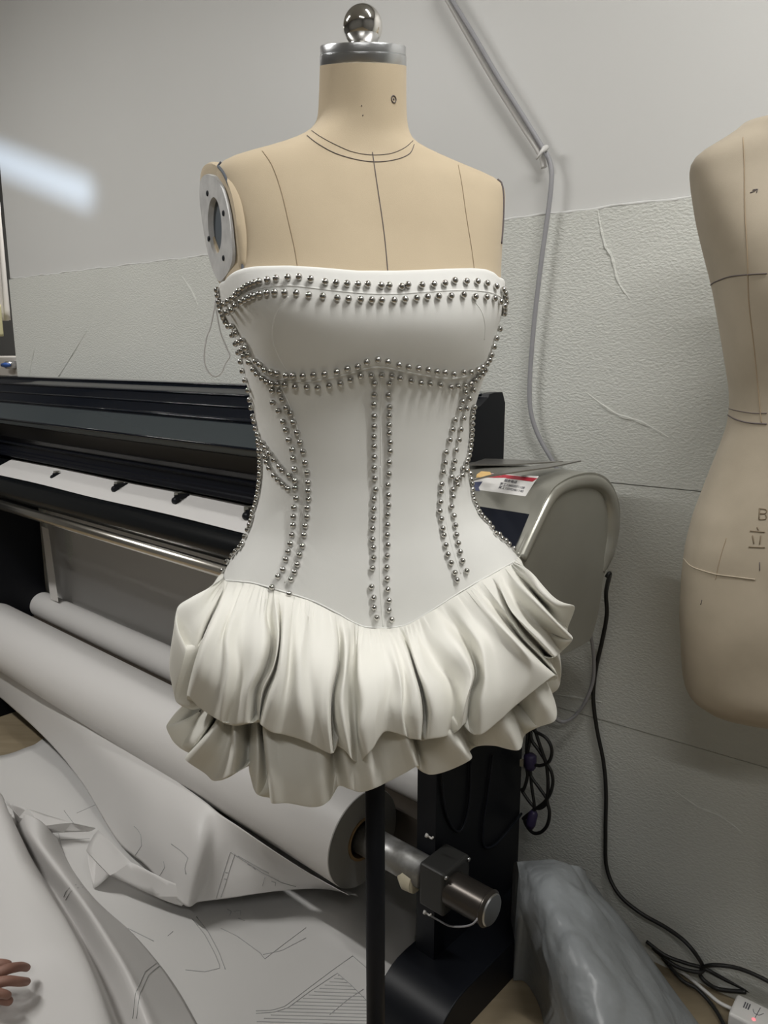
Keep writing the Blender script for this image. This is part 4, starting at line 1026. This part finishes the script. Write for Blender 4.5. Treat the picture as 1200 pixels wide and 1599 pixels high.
cable('power_cable', [uh(940, 905, .60)+V*.02, uh(945, 900, .60)+V*.02, on_wall(947, 925, .07), on_wall(948, 960, .05), on_wall(941, 1000, .03), on_wall(931, 1045, .02), on_wall(927, 1090, .02), on_wall(933, 1140, .02), on_wall(943, 1190, .02), on_wall(947, 1240, .02), on_wall(946, 1300, .02), on_wall(948, 1355, .02), on_wall(966, 1395, .03), on_wall(1000, 1425, .03), on_wall(1040, 1448, .03), on_wall(1070, 1470, .04), on_wall(1090, 1494, .04), at_h(1098, 1510, .05), at_h(1094, 1522, .03), at_h(1105, 1535, .02), at_h(1125, 1545, .012), at_h(1165, 1549, .03)], .0042, 'cable_black', 'thick black cable dropping from the silver end unit along the wall to the floor')
cable('grey_wire', [on_wall(922, 985, .06), on_wall(926, 1010, .05), on_wall(928, 1035, .04), on_wall(926, 1065, .03), on_wall(915, 1095, .03), on_wall(898, 1118, .03), on_wall(880, 1127, .04), on_wall(866, 1120, .06), on_wall(855, 1100, .08), on_wall(850, 1080, .10)], .0036, 'cable_grey', 'thin grey wire looping below the silver end unit')
cable('power_cable', [at_h(1010, 1470, .06), at_h(1040, 1492, .05), at_h(1075, 1505, .045), at_h(1100, 1512, .045), at_h(1130, 1528, .035), at_h(1165, 1545, .03), at_h(1210, 1570, .02)], .0038, 'cable_black', 'black cable lying straight past the white socket block toward the corner')
cable('power_cable', [at_h(1098, 1510, .055), on_wall(1115, 1507, .03), on_wall(1145, 1510, .02), on_wall(1175, 1520, .02), on_wall(1215, 1540, .02)], .0040, 'cable_black', 'black cable arching up against the wall above the white socket block')
cable('power_cable', [at_h(1020, 1480, .04), at_h(1055, 1508, .04), at_h(1090, 1518, .045), at_h(1100, 1514, .045)], .0040, 'cable_black', 'short black cable emerging from behind the grey bag')
cable('power_cable', [at_h(1035, 1495, .02), at_h(1065, 1530, .015), at_h(1090, 1545, .012), at_h(1120, 1580, .010), at_h(1150, 1640, .008)], .0038, 'cable_black', 'black cable between the grey bag and the socket block')
cable('white_wire', [at_h(1045, 1505, .02), at_h(1075, 1525, .015), at_h(1105, 1550, .014), at_h(1125, 1566, .014), at_h(1150, 1578, .016)], .0036, 'white_plastic', 'short white wire plugged into the white socket block')
# bundle of cables hanging at the back of the stand
def bp(x, y, v=1.33): return vh(x, y, v)
f4 = lambda L: [bp(760+x/8.571, 1140+y/8.571) for x, y in L]
cable('cable_bundle', f4([(630, -60), (640, 10), (780, 90), (860, 200), (875, 320), (830, 430), (720, 475), (640, 460)]), .0036, 'cable_black', 'black cable loop hanging highest beside the stand', group='coiled cables beside the stand')
cable('cable_bundle', f4([(640, -50), (670, 60), (730, 240), (800, 430), (870, 560), (890, 700), (850, 860), (760, 980), (650, 1060), (520, 1160), (490, 1190)]), .0036, 'cable_black', 'black cable swinging widest to the right beside the stand')
cable('cable_bundle', f4([(590, 10), (610, 140), (700, 270), (790, 420), (820, 600), (825, 800), (815, 950), (845, 1100), (820, 1260), (740, 1360), (640, 1380), (560, 1310), (510, 1200), (560, 1140), (640, 1060)]), .0038, 'cable_black', 'black cable making the lowest loop beside the stand')
cable('cable_bundle', f4([(560, -20), (545, 150), (540, 300), (560, 520), (610, 640), (720, 790), (810, 930), (780, 1010), (700, 1050), (620, 1010), (500, 850), (470, 780)]), .0036, 'cable_black', 'black cable crossing inside the loops beside the stand')
cable('cable_bundle', f4([(600, 30), (570, 200), (530, 420), (550, 600), (520, 740), (480, 830)]), .0036, 'cable_black', 'black cable hanging nearest the stand panel')
cable('cable_bundle', f4([(590, 520), (600, 700), (625, 880), (640, 1000), (630, 1100)]), .0034, 'cable_black', 'short black lead ending in the violet plug')
o = MB().lathe(bp(760+590/8.57, 1140+320/8.57), (0, 0, -1), [(.008, 0), (.014, .004), (.014, .028), (.009, .036)], 8).build('cable_plug', M['cable_violet']); tag(o, 'dark violet connector block on the hanging cable coil', 'plug')
o = MB().lathe(bp(760+640/8.57, 1140+1080/8.57), (-.25, -.1, -1), [(.006, 0), (.010, .006), (.011, .03), (.008, .04)], 10).build('cable_plug', M['cable_violet']); tag(o, 'violet plug at the bottom of the hanging cable coil', 'plug')
o = MB().box(bp(812, 1186), U*-.006, V*.008, (0, 0, -.016)).build('connector', M['cream_plastic'], smooth=False); tag(o, 'tiny cream connector beside the upper violet block', 'plug'); bevel(o, .001)
for i, L in enumerate(([(690, 1170), (690, 1220), (697, 1270), (712, 1297), (724, 1290), (733, 1250), (735, 1190)], [(770, 1180), (762, 1240), (755, 1290), (757, 1322), (775, 1318), (800, 1290), (815, 1270)])):
    cable('stand_cable', [uh(x, y, .796) for x, y in L], .0026, 'pole', ['thin dark cable looped on the upper front of the black stand', 'thin dark cable looped near the rear of the black stand'][i])
# ------------------------------------------------------------------ socket block
def sp(x, y, h): return at_h(x, y, h)
A_, B_, C_ = sp(1152, 1550, .045), sp(1235, 1590, .045), sp(1140, 1596, .045)
e1 = (B_-A_); e1.z = 0; e1.normalize(); e2 = Vector((-e1.y, e1.x, 0)); e2 = e2 if e2.y < 0 else -e2
sk = thing('socket_block', 'white multi socket block with a red light on the floor at the bottom right corner', 'power strip', (A_.x, A_.y, 0))
sb = MB().box(Vector((A_.x, A_.y, .012)), e1*.26, e2*.06, (0, 0, .033)).build('housing', M['white_plastic'], sk, smooth=False); bevel(sb, .006, 4)
bb = MB().box(Vector((A_.x, A_.y, .0)), e1*.26, e2*.06, (0, 0, .012)).build('base', mat('socket_base', (.12, .12, .13), .5), sk, smooth=False)
top_ = lambda a, b: Vector((A_.x, A_.y, .0453)) + e1*a + e2*b
for k in range(3):
    MB().box(top_(.018+k*.004, .014), e1*.0018, e2*.016, (0, 0, .0006)).build('printed_bar', M['label_text'], sk, smooth=False)
MB().tube([top_(.044, .010), top_(.042, .040)], .0005, 6).build('printed_symbol', M['label_text'], sk)
MB().tube(spline([top_(.034, .022), top_(.038, .030), top_(.046, .030), top_(.052, .020)], 5), .0005, 6).build('printed_symbol', M['label_text'], sk)
MB().lathe(top_(.041, .046), (0, 0, 1), [(.0028, -.001), (.0026, .001), (.001, .0016)], 14).build('indicator_light', M['led'], sk)
for a in (.09, .14, .19):
    MB().lathe(top_(a, .03), (0, 0, 1), [(.018, .0001), (.018, .0007), (.016, .0004)], 24).build('socket', M['white_plastic'], sk)

# ------------------------------------------------------------------ shears on the silver end unit
z_t = tp1.z+.004
scs = thing('scissors', 'open steel shears lying on top of the silver end unit, blades pointing right', 'scissors', tuple(at_h(820, 735, z_t)))
def blade(pts, h0, name):
    P = [at_h(x, y, h) for x, y, h in pts]
    o = MB().prism(P, Vector((0, 0, .0022))).build(name, mat(name+'_steel', (.34, .33, .31), .35, .8), scs, smooth=False); return o
zt = z_t
blade([(732, 753, zt+.006), (760, 746, zt+.006), (810, 738, zt+.006), (860, 731, zt+.006), (908, 721, zt+.006), (870, 724, zt+.006), (800, 734, zt+.006)], 0, 'blade')
blade([(730, 727, zt), (758, 718, zt), (800, 719, zt), (845, 722, zt), (880, 722, zt), (800, 727, zt)], 0, 'blade')
MB().lathe(at_h(728, 738, zt-.001), (0, 0, 1), [(.006, 0), (.006, .012), (.003, .014)], 16).build('pivot', M['steel'], scs)
for (x, y) in ((700, 728), (705, 758)):
    c = at_h(x, y, zt+.002); MB().tube([c+Vector((math.cos(t)*.022, math.sin(t)*.016, .002)) for t in np.linspace(0, 2*math.pi, 20, endpoint=False)], .0045, 10, closed=True).build('handle', M['dark'], scs)
    MB().tube([c+Vector((.02, 0, .002)), at_h(728, 738, zt+.004)], .0045, 8).build('shank', M['dark'], scs)

# ------------------------------------------------------------------ hand of a person working on the paper at the lower left
def skin_mesh(name, chains, m, parent, sub=2):
    """one continuous body surface from joints: chains of (point, radius), the first vertex of a later chain joins an existing joint"""
    bm = bmesh.new(); lay = bm.verts.layers.skin.verify(); vs = {}
    def vert(key, p, r):
        if key in vs: return vs[key]
        v = bm.verts.new(p); v[lay].radius = (r, r); vs[key] = v; return v
    first = None
    for ch in chains:
        prev = None
        for key, p, r in ch:
            v = vert(key, p, r)
            if first is None: first = v; v[lay].use_root = True
            if prev is not None and not bm.edges.get((prev, v)): bm.edges.new((prev, v))
            prev = v
    me = bpy.data.meshes.new(name); off = wloc(parent)
    bmesh.ops.translate(bm, verts=bm.verts, vec=-off); bm.to_mesh(me); bm.free()
    me.materials.append(m)
    o = bpy.data.objects.new(name, me); C.objects.link(o); o.parent = parent
    sk_ = o.modifiers.new('skin', 'SKIN'); sk_.use_smooth_shade = True
    s_ = o.modifiers.new('sub', 'SUBSURF'); s_.levels = s_.render_levels = sub
    return o
person = thing('person', 'hand of a person reaching in from the left edge over the crumpled foreground paper', 'person', tuple(at_h(-60, 1540, 0)))
def hp(x, y, h): return at_h(x, y, h)
wr_ = ('w', hp(-95, 1552, .150), .024)
palm = ('p', hp(-52, 1541, .155), .021)
hand = skin_mesh('hand', [
  [('e', hp(-330, 1600, .26), .036), ('f', hp(-200, 1575, .19), .030), wr_, palm],
  [palm, ('i0', hp(-22, 1508, .160), .0105), ('i1', hp(2, 1505, .163), .0095), ('i2', hp(18, 1508, .155), .0080)],
  [palm, ('m0', hp(-14, 1524, .162), .0110), ('m1', hp(14, 1512, .166), .0098), ('m2', hp(34, 1509, .150), .0086), ('m3', hp(45, 1512, .132), .0072)],
  [palm, ('r0', hp(-14, 1537, .160), .0105), ('r1', hp(12, 1531, .160), .0094), ('r2', hp(32, 1533, .148), .0086), ('r3', hp(46, 1533, .132), .0070)],
  [palm, ('k0', hp(-20, 1548, .155), .0098), ('k1', hp(-4, 1550, .158), .0086), ('k2', hp(10, 1553, .15), .0076), ('k3', hp(16, 1556, .14), .0066)],
  [wr_, ('t0', hp(-48, 1558, .138), .0145), ('t1', hp(-14, 1556, .132), .0110), ('t2', hp(8, 1561, .125), .0095), ('t3', hp(21, 1566, .118), .0075)],
], M['skin'], person)
MB().tube([hp(-420, 1615, .32), hp(-300, 1594, .245), hp(-250, 1585, .222)], [.055, .050, .046], 20).build('sleeve', M['cable_black'], person)

# ------------------------------------------------------------------ things seen in the next room past the end of the wall
def beyond(x, y, n=1.95): return at_plane(x, y, WN, n)
def cloth(name, poly, m, label, n=1.95, cat='fabric', waves=5):
    (x0, y0), (x1, y1) = poly; a = beyond(x0, y0, n); b = beyond(x1, y1, n); cols = []
    for i in range(30):
        t = i/29; p = a.lerp(Vector((b.x, b.y, a.z)), t)
        cols.append([Vector((p.x, p.y, a.z+(b.z-a.z)*s_)) + WN*.015*math.sin(t*waves*6.28)*(.4+s_) for s_ in np.linspace(0, 1, 12)])
    o = MB().grid(cols).build(name, m); o.modifiers.new('thick', 'SOLIDIFY').thickness = .002
    return tag(o, label, cat)
cloth('hanging_cloth', ((-60, 330), (17, 500)), M['cloth_white'], 'white cloth hanging in the next room at the left edge', 2.1)
cloth('hanging_cloth', ((-50, 480), (6, 525)), M['cloth_yellow'], 'pale yellow cloth hanging below the white one in the next room', 2.0)
a = beyond(-60, 556, 2.05); b = beyond(60, 556, 2.05)
cab = thing('washing_unit', 'white cabinet with a blue tap handle seen past the end of the wall', 'cabinet', (a.x, a.y, 0))
bx_ = MB().box(Vector((a.x, a.y, 0)), Vector((b.x-a.x, b.y-a.y, 0)), WN*.35, (0, 0, a.z)).build('body', M['cloth_white'], cab, smooth=False); bevel(bx_, .01)
hb = beyond(18, 570, 2.03)
MB().lathe(hb, WN, [(.018, -.03), (.022, .02)], 16).build('valve', M['brushed'], cab)
MB().tube([hb-WN*.03-WD*.035, hb-WN*.03, hb-WN*.03+WD*.035], [.009, .013, .009], 12).build('handle', M['blue'], cab)
